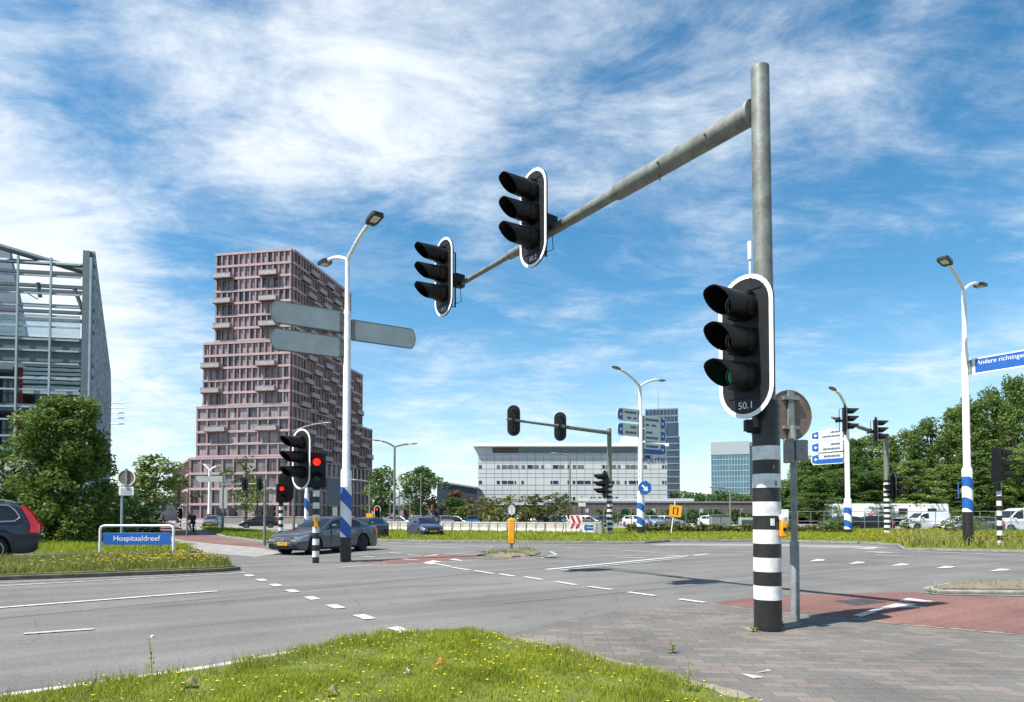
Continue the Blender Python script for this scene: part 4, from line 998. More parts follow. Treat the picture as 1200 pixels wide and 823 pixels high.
def facade(fc, a0, a1, z0, z1, nst, nb, solo, balcony, solo_rows=99, curt=.55, open_base=False, bd=1.2):
    sh = (z1 - z0) / nst; bw = (a1 - a0) / nb
    for k in range(nst + 1): fc.box(band, a0 - .25, a1 + .25, -.1, .5, z0 + k * sh - .28, z0 + k * sh + .28)
    for j in range(nb + 1): fc.box(pier, a0 + j * bw - .2, a0 + j * bw + .2, -.05, .42, z0 + .02, z1 - .02)
    for k in range(nst):
        for j in range(nb):
            w0, w1, y0, y1 = a0 + j * bw + .22, a0 + (j + 1) * bw - .22, z0 + k * sh + .3, z0 + (k + 1) * sh - .3
            if R.random() < .16: w0 += bw * .3
            mi = R.choice([0, 0, 1, 2, 2] if curt < .5 else [0, 1, 1, 2, 2])
            if solo and k < solo_rows:
                mb = MB(); fc.box(mb, w0, w1, .0, .06, y0, y1, mi)
                if bw > 2: fc.box(mb, (w0 + w1) / 2 - .05, (w0 + w1) / 2 + .05, .0, .1, y0, y1, 3)
                mb.build('window', ['win_a', 'win_b', 'win_c', 'tw_pier'], tower, smooth=False)
            else: fc.box(win_rest, w0, w1, .0, .06, y0, y1, mi)
    for (k, j0, span) in balcony:
        z = z0 + k * sh; x0, x1 = a0 + j0 * bw, a0 + (j0 + span) * bw
        mb = MB(); fc.box(mb, x0, x1, .5, .5 + bd, z - .2, z - .02); b = mb.build('balcony', 'tw_wall', tower, smooth=False)
        mb = MB(); fc.box(mb, x0, x1, .42 + bd, .48 + bd, z + .02, z + 1.1); fc.box(mb, x0, x0 + .06, .5, .42 + bd, z + .02, z + 1.1); fc.box(mb, x1 - .06, x1, .5, .42 + bd, z + .02, z + 1.1)
        fc.box(mb, x0 - .03, x1 + .03, .4 + bd, .52 + bd, z + 1.1, z + 1.16); mb.build('railing', 'balc', b, smooth=False)
Z = [0, 15.3, 27.7, 43.3, 65.1]; LFT = [26.4, 24.7, 23.1, 20.0]; RGT = [48, 48, 40.5, 32]
NST = [4, 4, 5, 7]; NBL = [9, 9, 14, 13]; NBR = [17, 26, 26, 22]
rr = random.Random(5)
for i in range(4):
    a, b = LFT[i], RGT[i]
    q = [(0, 0), (UL.x * a, UL.y * a), (UL.x * a + UR.x * b, UL.y * a + UR.y * b), (UR.x * b, UR.y * b)]
    wall.prism(q, (0, 0, Z[i]), EX, EY, (0, 0, Z[i + 1] - Z[i] - .01))
    fl_ = Face((0, 0, 0), UL, nL); fr = Face((0, 0, 0), UR, nR)
    if i == 3: bl = [(5, 2, 3), (5, 10, 3), (3, 2, 3), (3, 10, 3), (1, 2, 3), (1, 10, 3)]
    elif i == 2: bl = [(3, 2, 3), (3, 11, 3), (1, 2, 3), (1, 11, 3)]
    elif i == 1: bl = [(2, 1, 2), (2, 6, 2)]
    else: bl = []
    facade(fl_, .3, a - .2, Z[i] + .2, Z[i + 1] - .2, NST[i], NBL[i], True, bl, solo_rows=[4, 4, 1, 1][i], curt=.6 if i > 0 else .4)
    br = []
    if i > 0:
        for k in range(NST[i]):
            for j0 in range(2 + (k * 3) % 5, NBR[i] - 2, 6): br.append((k, j0, 2.6))
    facade(fr, .3, b - .2, Z[i] + .2, Z[i + 1] - .2, NST[i], NBR[i], False, br[:26], bd=.8)
# podium wing running back on the left
wx = UL * 26.4; wing = [(wx.x, wx.y), (wx.x - 26, wx.y + 42), (wx.x + 5, wx.y + 44), (wx.x + 15, wx.y + 5)]
wall.prism(wing, (0, 0, .01), EX, EY, (0, 0, 14.9))
u_w = Vector((-26, 42, 0)); Lw = u_w.length; u_w.normalize(); n_w = Vector((-u_w.y, u_w.x, 0)); n_w = n_w if n_w.x < 0 else -n_w
facade(Face(wx, u_w, n_w), .4, Lw - .2, .2, 14.9, 4, 16, False, [])
wall.build('wall', 'tw_wall', tower, smooth=False); band.build('floor_bands', 'tw_band', tower, smooth=False); pier.build('piers', 'tw_pier', tower, smooth=False)
wr_ = win_rest.build('window', ['win_a', 'win_b', 'win_c', 'tw_pier'], tower, smooth=False); wr_['kind'] = 'stuff'
dr = MB(); f_ = Face((0, 0, 0), UL, nL)
for a in (4, 7, 14, 17): f_.box(dr, a, a + 1.7, .5, .56, .05, 3.1)
dr.build('entrance_door', 'glass_dark', tower, smooth=False)
rf = MB(); f_.box(rf, 3, 12, -14, -4, 65.12, 67.2); rf.build('roof_plant', 'tw_pier', tower)

# ------------------------------------------------------------------ office block (police station)
M['panel'] = mat('pale facade panel', (.5, .52, .52), .7, .0, var=.06, vscale=.25)
M['joint'] = mat('panel joint', (.18, .19, .2), .7); M['joint_pale'] = mat('pale panel joint', (.25, .265, .275), .7)
M['roof_white'] = mat('white roof slab', (.8, .8, .8), .5, var=.04)
M['brown_brick'] = mat('dark brown brick wall', (.105, .088, .08), .9, var=.2, vscale=1.2, bump=.3)
OB0 = P(560, HOR, 168); ob_w = (782 - 560) / 760 * 168
ob = thing('office_building', 'pale panelled office block with white flat roof and police lettering', 'building', (OB0.x, 168, 0))
def zrow(r, D=168): return CAMH + (602 - r) * D / 760
def xcol(p, D=168): return (p - 560) * D / 760
ztop = zrow(520)
m = MB(); m.box(0, 0, zrow(592), ob_w, 34, ztop - .8); m.build('wall', 'panel', ob, smooth=False)
m = MB(); m.box(.3, .3, 0, ob_w - .3, 33, zrow(592) - .01); m.build('plinth', 'brown_brick', ob, smooth=False)
m = MB(); m.box(-1.2, -1.3, ztop - .78, ob_w + .2, 35, ztop + .05); m.build('roof', 'roof_white', ob, smooth=False)
m = MB(); m.box(xcol(608), -.12, zrow(531), xcol(781), -.02, zrow(524.5)); w = m.build('window_band', 'glass_teal', ob, smooth=False)
m = MB()
for i in range(44): x = xcol(608) + i * (xcol(781) - xcol(608)) / 43; m.box(x - .05, -.18, zrow(531), x + .05, -.12, zrow(524.5))
m.build('mullions', 'joint', w, smooth=False)
m = MB(); m.box(xcol(577), -.1, zrow(531), xcol(607.5), -.02, zrow(524.5)); m.build('louvre_panel', 'brown_brick', ob, smooth=False)
m = MB()
for r_ in (533, 538, 542.5, 549.5, 555, 559.5, 568.5, 574.5, 579.5, 588): m.box(0, -.035, zrow(r_) - .05, ob_w, -.002, zrow(r_) + .05)
for i in range(1, 23): x = i * ob_w / 23; m.box(x - .045, -.03, zrow(592), x + .045, -.003, ztop - .8)
m.build('panel_joints', 'joint_pale', ob, smooth=False)
gr = {0: (549, 545, [(561, 564.5, 1), (582, 585.5, 1), (588, 594, 1), (595, 601.5, 1), (603, 607, 1), (611, 615, 1), (618, 624, 0), (625, 631, 1), (634, 637.5, 1), (648, 654, 0), (655, 661, 1), (665, 667, 0), (671, 675, 1), (677, 684, 1), (706, 709, 0), (710, 713, 1), (717, 722, 1), (724, 727, 1), (733, 738, 1), (739, 745, 1), (746, 752, 1), (754, 758, 1), (776, 778, 0), (779, 781, 1)]),
      1: (567, 563.5, [(561, 564.5, 0), (582, 585.5, 0), (588, 594, 0), (595, 601.5, 0), (603, 604.5, 0), (611, 613.5, 0), (645, 647, 0), (648, 654, 0), (665, 667, 0), (671, 674, 0), (676, 684, 0), (685, 692, 0), (694, 696, 1), (703, 705, 0), (717, 720, 0), (722, 726, 1), (732, 734, 0), (737, 745, 0), (746, 754, 0), (756, 758, 1), (776, 778, 0), (779, 781, 1)]),
      2: (586, 582.5, [(561, 563.5, 1), (568, 571, 1), (630, 633, 0), (671, 674, 0), (692, 694, 0), (695, 698, 1), (701, 704, 0), (716, 719, 1), (721, 724, 0), (745, 747, 0)])}
for k, (r0, r1, lst) in gr.items():
    for a, b, s in lst:
        m = MB(); m.box(xcol(a), -.08, zrow(r0), xcol(b), -.01, zrow(r1), 0); m.build('window', ['glass_dark' if s == 0 else 'win_c'], ob, smooth=False)
tx = MB(); text_into(tx, 'POLITIE', 1.75, (xcol(766.5), -.15, zrow(540)), EX, EZ, (0, 0, 0), width=xcol(779) - xcol(753)); tx.build('lettering', 'blue_dark', ob, fix=False, smooth=False)
em = MB()
for i in range(7):
    a = rad(25 + i * 21.6); em.prism([(-.13, .25), (.13, .25), (.05, 1.15 + .25 * (i % 2)), (-.05, 1.15 + .25 * (i % 2))], (xcol(759), -.16, zrow(537.5)), Vector((math.sin(a), 0, -math.cos(a))), Vector((math.cos(a), 0, math.sin(a))), (0, .03, 0))
em.build('emblem', 'blue_dark', ob)
m = MB()
m.box(xcol(740), 6, ztop + .06, xcol(760), 16, zrow(512, 180)); m.box(xcol(612), 10, ztop + .06, xcol(655), 18, ztop + .9); m.build('roof_plant', 'panel', ob, smooth=False)

# dark tower behind it, blue glass tower, brown wall and low buildings
def tower_box(name, label, cat, x0, x1, r_top, D, depth, matname, band_m, nb, nst, joint=.25, skew=0, r_bot=602):
    a, b = P(x0, HOR, D), P(x1, HOR, D); w = b.x - a.x; zt_ = CAMH + (602 - r_top) * D / 760
    t = thing(name, label, cat, (a.x, D, 0), skew)
    m = MB(); m.box(0, 0, 0, w, depth, zt_); m.build('wall', matname, t, smooth=False)
    m = MB()
    for k in range(1, nst + 1): m.box(-.15, -.15, zt_ * k / nst - joint, w + .15, depth, zt_ * k / nst + joint)
    m.build('floor_bands', band_m, t, smooth=False)
    m = MB()
    for j in range(nb + 1): m.box(w * j / nb - .12, -.2, .1, w * j / nb + .12, -.01, zt_ - .1)
    m.build('mullions', band_m, t, smooth=False)
    return t, w, zt_
M['tw_blue_glass'] = mat('dark tower glass', (.03, .055, .1), .1, spec=.8, var=.3, vscale=.1)
M['tw_grey'] = mat('dark tower cladding', (.19, .235, .27), .5, .2, var=.1)
M['lt_grey'] = mat('pale cladding', (.36, .4, .43), .5, .1, var=.1)
t, w, z_ = tower_box('office_tower', 'dark glass office tower rising behind the pale office block', 'building', 757, 794, 480, 330, 18, 'tw_blue_glass', 'tw_grey', 9, 16, .35, skew=-.21)
m = MB(); m.box(w * .45, -.6, 0, w * 1.045, 12, z_ * .74); m.box(w * .5, -.3, z_ * .74 + .02, w * 1.02, 10, z_ * .87); m.build('lower_wing', 'tw_blue_glass', t, smooth=False)
m = MB()
for k in range(1, 13): m.box(w * .44, -.9, k * z_ * .0615 - .3, w * 1.055, -.5, k * z_ * .0615 + .3)
m.build('wing_bands', 'tw_grey', t, smooth=False)
m = MB(); m.path([(w * .4, 8, z_), (w * .4, 8, z_ + 13)], [.35, .12], 8); m.build('antenna', 'lt_grey', t)
t, w, z_ = tower_box('office_tower', 'broad pale blue glass office block far behind the brown wall', 'building', 834, 876, 519, 400, 20, 'glass_blue', 'lt_grey', 13, 13, .22, skew=-.32)
m = MB(); m.box(-.2, -.25, z_ * .835, w + .2, 20.2, z_ + .4); m.build('top_cladding', 'lt_grey', t, smooth=False)
m = MB(); m.box(w * 1.01, 3, 0, w * 1.19, 22, z_ * 1.0); s_ = m.build('side_wing', 'glass_blue', t, smooth=False)
m = MB()
for k in range(1, 24): m.box(w * 1.005, 2.7, k * z_ / 24 - .25, w * 1.2, 22.1, k * z_ / 24 + .25)
m.build('wing_bands', 'lt_grey', s_, smooth=False)
a, b = P(641, HOR, 136), P(893, HOR, 136)
bw_ = thing('long_building', 'long low brown brick building below the office block', 'building', (a.x, 136, 0)); w = b.x - a.x
zz = CAMH + (602 - 589.5) * 136 / 760
m = MB(); m.box(0, 0, 0, w, 16, zz); m.build('wall', 'brown_brick', bw_, smooth=False)
m = MB(); m.box(-.1, -.15, zz + .003, w + .1, 16.1, zz + .35); m.build('coping', 'joint', bw_, smooth=False)
m = MB(); m.box((690 - 641) / 760 * 136, 3, zz + .36, (818 - 641) / 760 * 136, 14, zz + 1.0); m.build('roof', 'panel', bw_, smooth=False)
for px in (688, 766, 822, 868): 
    x = (px - 641) / 760 * 136; m = MB(); m.box(x - .35, -.06, 1.9, x + .35, -.01, 2.7); m.build('vent_window', 'lt_grey', bw_, smooth=False)
# brown pavilion with white canopy
a = P(925, HOR, 112); pv = thing('pavilion', 'brown brick pavilion with dark entrance and white canopy before the woodland', 'building', (a.x, 112, 0)); s = 112 / 760
m = MB(); m.box(0, 0, 0, 14 * s, 10, 5.3); m.box(32 * s, 0, 0, 67 * s, 10, 5.6); m.box(14 * s + .01, 4, 0, 32 * s - .01, 10, 5.3); m.build('wall', 'brown_brick', pv, smooth=False)
m = MB(); m.box(18 * s, -.8, 4.85, 33.5 * s, 3, 5.55); m.build('canopy', 'roof_white', pv, smooth=False)
m = MB(); m.box(15 * s, 3.9, .1, 31 * s, 3.98, 3); m.build('entrance_door', 'glass_dark', pv, smooth=False)
m = MB(); m.box(-12 * s, 1, 4.6, 0 - .02, 6, 4.85); m.build('side_canopy', 'roof_white', pv, smooth=False)
a = P(1013, HOR, 108); b2 = thing('shed', 'small brown hut behind the white trailer', 'building', (a.x, 108, 0)); s = 108 / 760
m = MB(); m.box(0, 0, 0, 22 * s, 6, 3.4); m.build('wall', 'brown_brick', b2, smooth=False); m = MB(); m.prism([(-.3, 3.4), (22 * s + .3, 3.4), (22 * s - .8, 4.7), (.8, 4.7)], (0, -.3, 0), EX, EZ, (0, 6.6, 0)); m.build('roof', 'tw_wall', b2, smooth=False)
# dark hall and white shed left of the office block
a = P(512, HOR, 150); hl = thing('hall', 'dark blue hall with a sloping roof left of the office block', 'building', (a.x, 150, 0)); s = 150 / 760
m = MB(); m.prism([(0, 0), (47 * s, 0), (47 * s, 1.67 + 29 * s), (4 * s, 1.67 + 36 * s), (0, 1.67 + 30 * s)], (0, 0, 0), EX, EZ, (0, 20, 0)); m.build('wall', 'navy_clad', hl, smooth=False)
m = MB(); m.prism([(3 * s, 1.67 + 36 * s + .02), (48 * s, 1.67 + 29 * s + .02), (48 * s, 1.67 + 31 * s), (3 * s, 1.67 + 38 * s)], (0, -.5, 0), EX, EZ, (0, 21, 0)); m.build('roof', 'joint', hl, smooth=False)
m = MB(); m.box(3 * s, -.1, .1, 12 * s, -.02, 4.2); m.build('door', 'glass_dark', hl, smooth=False)
a = P(458, HOR, 128); wsx = thing('shed', 'pale tent roofed shed behind the twin arm lamp', 'building', (a.x, 128, 0)); s = 128 / 760
m = MB(); m.box(0, 0, 0, 48 * s, 10, 3.1); m.build('wall', 'tw_pier', wsx, smooth=False); m = MB(); m.prism([(0, 3.11), (30 * s, 3.11), (26 * s, 4.6), (18 * s, 5.9), (6 * s, 4.9)], (0, -.3, 0), EX, EZ, (0, 10.6, 0)); m.build('roof', 'lt_grey', wsx, smooth=False)
for i in range(4):
    m = MB(); m.box((4 + i * 11) * s, -.08, .1, (10 + i * 11) * s, -.01, 2.4); m.build('shop_front', 'glass_dark', wsx, smooth=False)
a = P(166, HOR, 150); wb = thing('house', 'low white house far along the side road by the light green trees', 'building', (a.x, 150, 0)); s = 150 / 760
m = MB(); m.box(0, 0, 0, 24 * s, 8, 5.2); m.build('wall', 'lt_grey', wb, smooth=False); m = MB(); m.box(-.3, -.3, 5.21, 24 * s + .3, 8.3, 5.7); m.build('roof', 'joint', wb, smooth=False)
for i in range(4):
    m = MB(); m.box((2 + i * 5.5) * s, -.06, .8, (5.5 + i * 5.5) * s, -.01, 2.6); m.build('window', 'glass_dark', wb, smooth=False)

# ------------------------------------------------------------------ glass building at the left edge
M['steel_frame'] = mat('pale blue grey steel', (.3, .38, .4), .5, .3, var=.1)
M['steel_dark'] = mat('dark blue grey steel', (.1, .13, .145), .55, .3, var=.1)
M['perf'] = brickmat('perforated cladding', (.27, .3, .34), (.15, .17, .2), (.42, .45, .5), 0, .55, .4, msize=.05, rx=rad(90))
DG = 46.; s = DG / 760
gx = P(100, HOR, DG).x
gb = thing('glass_building', 'glass and steel building with open frame and perforated side at the left edge', 'building', (gx, DG, 0))
def zr(r, D=DG): return CAMH + (602 - r) * D / 760
# facade runs to the left and towards the camera
ug = Vector((-.985, -.17, 0)).normalized(); ng = Vector((ug.y, -ug.x, 0)); ng = ng if ng.y < 0 else -ng
fg = Face((0, 0, 0), ug, ng)
m = MB(); fg.box(m, -.08, .36, -.3, .2, 0, zr(292)); m.build('corner_column', 'steel_dark', gb, smooth=False)
m = MB(); fg.box(m, -.22, -.1, -.25, .22, 0, zr(300)); m.build('column_edge', 'steel_frame', gb, smooth=False)
m = MB()
for i, a_ in enumerate((2.4, 4.5, 6.6, 8.7, 10.8, 12.9)): fg.box(m, a_ - .06, a_ + .06, .1, .22, .5, zr(303))
for r_ in (309, 324, 345, 360, 371, 384, 399, 412, 427, 445, 458, 478, 493, 512, 527): fg.box(m, .55, 14, .0, .1, zr(r_) - .06, zr(r_) + .06)
m.build('mullion_grid', 'steel_frame', gb, smooth=False)
m = MB()
for r_ in (312, 328, 334, 352, 359, 369): fg.box(m, .5, 14, -1.6, -1.35, zr(r_) - .11, zr(r_) + .11)
m.path([fg.p(.5, -.2, zr(308)), fg.p(14, -.2, zr(306))], .17, 8); m.path([fg.p(.5, -1, zr(312)), fg.p(9, 1.2, zr(283))], .22, 8)
m.path([fg.p(1.6, -1.4, zr(330)), fg.p(.6, -1.5, zr(375))], .14, 8); m.path([fg.p(4.0, -1.4, zr(325)), fg.p(3.9, -1.5, zr(342))], .14, 8); m.path([fg.p(6.5, -1.4, zr(320)), fg.p(4.0, -1.4, zr(345))], .05, 6)
m.build('roof_truss', 'steel_dark', gb, smooth=False)
m = MB(); m.prism([(6.2, zr(430)), (14, zr(430)), (14, zr(262)), (8.2, zr(262))], fg.p(0, -6, 0), ug, EZ, ng * .4); m.build('gable_wall', 'tw_grey', gb, smooth=False)
m = MB(); fg.box(m, .56, 14, -1.2, -.2, zr(424), zr(395)); m.build('floor_beam', 'steel_dark', gb, smooth=False)
m = MB(); fg.box(m, .56, 14, -.08, -.03, zr(395), zr(372)); m.build('clear_glazing', mat('clear glazing', (.45, .62, .66), .05, spec=.7, alpha=.3), gb, smooth=False)
m = MB()
for r_ in (428, 433, 438, 443, 448, 454, 460): fg.box(m, .6, 4.3, -.9, -.3, zr(r_) - .1, zr(r_) + .1)
m.build('louvres', 'steel_frame', gb, smooth=False)
m = MB(); fg.box(m, 1.9, 14, -3.5, -3.3, 0, zr(424)); m.build('back_wall', 'glass_teal', gb, smooth=False)
m = MB()
for a_ in (5.4, 7.6, 9.8, 12): fg.box(m, a_, a_ + .7, -3.2, -2.5, 0, zr(424))
m.build('brick_piers', mat('red brick pier', (.19, .05, .05), .9), gb, smooth=False)
m = MB()
for r_ in (478, 530): fg.box(m, 1.8, 14, -3.28, -.3, zr(r_) - .25, zr(r_) + .25)
m.build('floor_slabs', 'steel_dark', gb, smooth=False)
m = MB(); fg.box(m, 1.5, 14, -.4, .2, 0, zr(537)); m.build('plinth', 'concrete', gb, smooth=False)
# perforated side wall: recedes behind the corner column, its top falling away
us = Vector((-.47, .883, 0)).normalized(); Ls = 17.
m = MB(); m.prism([(0, .5), (Ls, .5), (Ls, zr(470, DG + 17)), (Ls * .93, zr(440, DG + 16)), (0, zr(291))], (.3, .15, 0), us, EZ, Vector((-.22, -.1, 0))); m.build('perforated_wall', 'perf', gb, smooth=False)
m = MB()
for r_ in (472, 478, 484, 490, 497): m.path([(-8.3, 15.4, zr(r_, DG + 15.4)), (-6.7, 15.6, zr(r_ - .3, DG + 15.6))], .05, 6)
m.build('rods', 'steel_frame', gb)

# ------------------------------------------------------------------ street name sign and other furniture
q0, q1 = G(117, 655), G(203, 655)
sn = thing('street_name_sign', 'blue street name plate in a white tube frame on the left verge', 'sign', (q0.x, q0.y, .1)); Wd = q1.x - q0.x
hz = 1.12; m = MB(); c_ = .14
m.path([(0, 0, 0), (0, 0, hz - c_), (.04, 0, hz - .04), (c_, 0, hz), (Wd - c_, 0, hz), (Wd - .04, 0, hz - .04), (Wd, 0, hz - c_), (Wd, 0, 0)], .045, 12); m.build('frame', 'white_pole', sn)
m = MB(); m.box(.12, -.02, .42, Wd - .1, .02, .86); pl = m.build('plate', 'blue', sn, bevel=.008)
tx = MB(); text_into(tx, 'Hospitaaldreef', .27, (Wd / 2, -.026, .65), EX, EZ, (0, 0, 0), width=1.72); tx.build('lettering', 'white', pl, fix=False, smooth=False)
m = MB()
for zz in (.5, .78): m.box(.045, -.012, zz, .12, .012, zz + .03); m.box(Wd - .1, -.012, zz, Wd - .045, .012, zz + .03)
m.build('bracket', 'galv', sn)
q = G(142, 646); rs = thing('road_sign', 'round sign and small square plate seen from behind before the large bush', 'sign', q, .15); k = q.y / 760
m = MB(); m.path([(0, 0, 0), (0, 0, CAMH + (602 - 560) * k)], .05, 10); m.build('pole', 'steel_frame', rs)
zc = CAMH + (602 - 560) * k
m = MB(); m.prism(circle(9.5 * k, 28), (.2, -.08, zc), EX, EZ, (0, .03, 0)); d_ = m.build('sign_disc', 'sign_brown', rs)
m = MB(); m.ring(circle(9.7 * k, 28), circle(8.6 * k, 28), (.2, -.1, zc), EX, EZ, (0, .06, 0)); m.build('rim', 'white', d_)
m = MB(); m.box(.15, -.14, zc - .4, .25, -.08, zc + .4); m.build('bracket', 'galv_dark', rs)
zp = CAMH + (602 - 575.5) * k
m = MB(); m.box(.2 - 8 * k, -.08, zp - 5 * k, .2 + 8 * k, -.05, zp + 5 * k); pl = m.build('lower_plate', 'white', rs)
m = MB(); m.box(.2 - 5.8 * k, -.09, zp - 3.2 * k, .2 + 5.8 * k, -.081, zp + 3.2 * k); m.build('plate_back', 'sign_back', pl)
q = G(599.5, 645.5); bo = thing('bollard', 'yellow bollard with a round white sign on the middle island', 'bollard', q); k = q.y / 760
m = MB(); m.path([(0, 0, 0), (0, 0, .45)], .06, 10); m.build('foot', 'galv_dark', bo)
m = MB(); m.box(-.15, -.13, .3, .15, .13, 1.46); m.build('body', 'yellow', bo, bevel=.05)
m = MB(); m.path([(0, 0, 1.4), (0, 0, 1.95)], .03, 8); m.build('sign_pole', 'galv', bo)
m = MB(); m.prism(circle(.21, 24), (0, -.05, 1.84), EX * .8, EZ * 1.1, (0, .03, 0)); d_ = m.build('disc', 'white', bo); m = MB(); m.ring(circle(.212, 24), circle(.15, 24), (0, -.06, 1.84), EX * .8, EZ * 1.1, (0, .02, 0)); m.box(-.05, -.058, 1.72, .05, -.05, 1.96); m.build('rim', 'sign_back', d_)
q = G(790, 628); ys = thing('warning_sign', 'tilted yellow square sign with two black marks on a thin post', 'sign', q, 0); k = q.y / 760
zc = CAMH + (602 - 599) * k
m = MB(); m.path([(-.25, 0, 0), (.1, 0, zc + .75)], .04, 8); m.build('post', 'white_pole', ys)
ex, ez = Vector((1, 0, -.12)).normalized(), Vector((.12, 0, 1)).normalized(); c = Vector((.1, -.06, zc))
m = MB(); m.prism([(-.46, -.44), (.46, -.44), (.46, .44), (-.46, .44)], c, ex, ez, (0, .03, 0)); p_ = m.build('panel', 'yellow_sign', ys)
m = MB()
for sx in (-1, 1):
    m.prism([(sx * .12, -.26), (sx * .2, -.26), (sx * .2, .26), (sx * .12, .26)], c - EY * .005, ex, ez, (0, .003, 0)); m.prism([(sx * .12 - .06 * (sx > 0) * 0, .2), (sx * .03, .2), (sx * .03, .26), (sx * .12, .26)], c - EY * .005, ex, ez, (0, .003, 0)); m.prism([(sx * .06, -.26), (sx * .12, -.26), (sx * .12, -.2), (sx * .06, -.2)], c - EY * .005, ex, ez, (0, .003, 0))
m.build('marks', 'black', p_)
q = G(675, 627); cv = thing('chevron_sign', 'red and white chevron board by the white barriers', 'sign', q); zc = CAMH + (602 - 612) * q.y / 760
m = MB(); m.box(-.5, 0, zc - .55, .5, .03, zc + .55); m.build('board', 'white', cv); m = MB()
for x0 in (-.46, -.02): m.prism([(x0, -.5), (x0 + .2, -.5), (x0 + .44, 0), (x0 + .2, .5), (x0, .5), (x0 + .22, 0)], (0, -.006, zc), EX, EZ, (0, .004, 0))
m.build('chevrons', 'red', cv)
m = MB(); m.box(-.4, .03, 0, -.34, .08, zc + .4); m.box(.34, .03, 0, .4, .08, zc + .4); m.build('legs', 'galv_dark', cv)
q = G(692.5, 628); bs_ = thing('blue_sign', 'small blue street sign on a white board beside the chevron board', 'sign', q); zc = CAMH + (602 - 619) * q.y / 760
m = MB(); m.box(-.58, 0, zc - .32, .58, .03, zc + .3); m.build('board', 'white', bs_); m = MB(); m.box(-.5, -.006, zc - .16, .5, -.002, zc + .23); m.build('blue_field', 'blue', bs_)
m = MB()
for i in range(9): m.box(-.3 + i * .07, -.01, zc, -.26 + i * .07, -.006, zc + .07 + .03 * (i % 3 == 0))
m.build('lettering', 'white', bs_, smooth=False)
m = MB(); m.box(-.58, .03, 0, -.52, .07, zc + .3); m.box(.52, .03, 0, .58, .07, zc + .3); m.build('legs', 'white', bs_)
q = G(682, 624); ps = thing('post_sign', 'two small pale plates on a blue footed pole left of the middle lamp', 'sign', q); k = q.y / 760
m = MB(); m.path([(0, 0, 0), (0, 0, CAMH + 20 * k)], .07, 8); m.build('pole', 'blue_dark', ps); m = MB()
for r_ in (585.5, 591.5): m.box(-.32, -.1, CAMH + (602 - r_) * k - .16, .32, -.07, CAMH + (602 - r_) * k + .16)
m.build('plates', 'sign_cream', ps)
# jersey barrier blocks along the far verge
proto = None
bpts = [(446 + i * 21.5, 621.5 + i * .28) for i in range(13)]
for i, (x, y) in enumerate(bpts[:-1]):
    a, b = G(x, y + 1.5), G(bpts[i + 1][0] - .8, bpts[i + 1][1] + 1.5); d = b - a
    if proto is None:
        bm_ = thing('concrete_barrier', 'white concrete barrier block in the row between verge and car park', 'barrier', (0, 0, 0), 0, 'white concrete barrier blocks'); proto = bm_; Lb = d.length
        m = MB(); m.prism([(-.3, 0), (.3, 0), (.26, .25), (.12, .45), (.1, .95), (-.1, .95), (-.12, .45), (-.26, .25)], (0, 0, 0), EY, EZ, (Lb, 0, 0)); m.build('block', 'concrete', bm_, bevel=.02)
        m = MB(); m.box(.3, -.315, .04, .7, -.295, .12); m.box(Lb - .7, -.315, .04, Lb - .3, -.295, .12); m.build('lifting_slot', 'black', bm_)
        o = bm_
    else: o = copy_tree(proto)
    o.location = a; o.rotation_euler.z = math.atan2(d.y, d.x); o.scale = (d.length / Lb, 1, 1)
q = G(703, 628.5); jb = thing('concrete_barrier', 'single tapered white barrier end right of the zebra mast', 'barrier', q)
m = MB(); m.prism([(-.42, 0), (.5, 0), (.34, .5), (.2, 1.05), (-.4, 1.05)], (0, 0, 0), EX, EZ, (0, .5, 0)); m.build('block', 'concrete', jb, bevel=.03); MB().box(-.1, -.01, .1, .15, -.002, .2).build('lifting_slot', 'galv_dark', jb)
def railing(name, label, pts, h, npost, rails, pr=.03, m_='galv_dark', cat='fence', z0=.1, panel=None):
    a, b = Vector(pts[0]), Vector(pts[1]); d = b - a
    t = thing(name, label, cat, a, 0)
    for i in range(npost):
        p_ = d * (i / (npost - 1)); mb = MB(); mb.path([p_, p_ + EZ * (h + z0)], pr, 6); mb.build('post', m_, t)
    mb = MB()
    for r_ in rails: mb.path([EZ * (r_ + z0), d + EZ * (r_ + z0)], pr * .8, 6)
    mb.build('rail', m_, t)
    return t
railing('railing', 'low dark post and rail railing before the white barriers', [G(440, 625.5), G(712, 629)], .85, 26, (.82,), .035, 'steel_dark')
f1 = railing('mesh_fence', 'tall grey mesh fence round the car park beyond the far verge', [G(708, 623.5), G(900, 623.5)], 2.05, 13, (.1, 2.05), .035, 'galv')
f2 = railing('mesh_fence', 'long grey mesh fence in front of the trailer and vans', [G(905, 624), G(1260, 627)], 1.75, 22, (.1, .9, 1.75), .03, 'galv')
q = G(846, 624); ec = thing('cabinet', 'grey electrical cabinet beside the fence left of the big mast', 'cabinet', q); 
m = MB(); m.box(-.9, 0, 0, .72, .8, 1.5); m.build('body', 'galv_dark', ec, bevel=.03); m = MB(); m.box(-.95, -.05, 1.5, .77, .85, 1.58); m.build('lid', 'galv', ec); m = MB(); m.box(-.1, -.012, .1, -.07, 0, 1.4); m.box(.2, -.04, .7, .25, 0, .85); m.build('door_seam', 'black', ec)
q = G(876, 624); ec = thing('cabinet', 'small pale cabinet with glass front beside the grey cabinet', 'cabinet', q)
m = MB(); m.box(-.6, 0, 0, .6, .6, 1.3); m.build('body', 'lt_grey', ec, bevel=.03); m = MB(); m.box(-.5, -.02, .5, .5, -.002, 1.1); m.build('glass_front', 'glass_teal', ec)
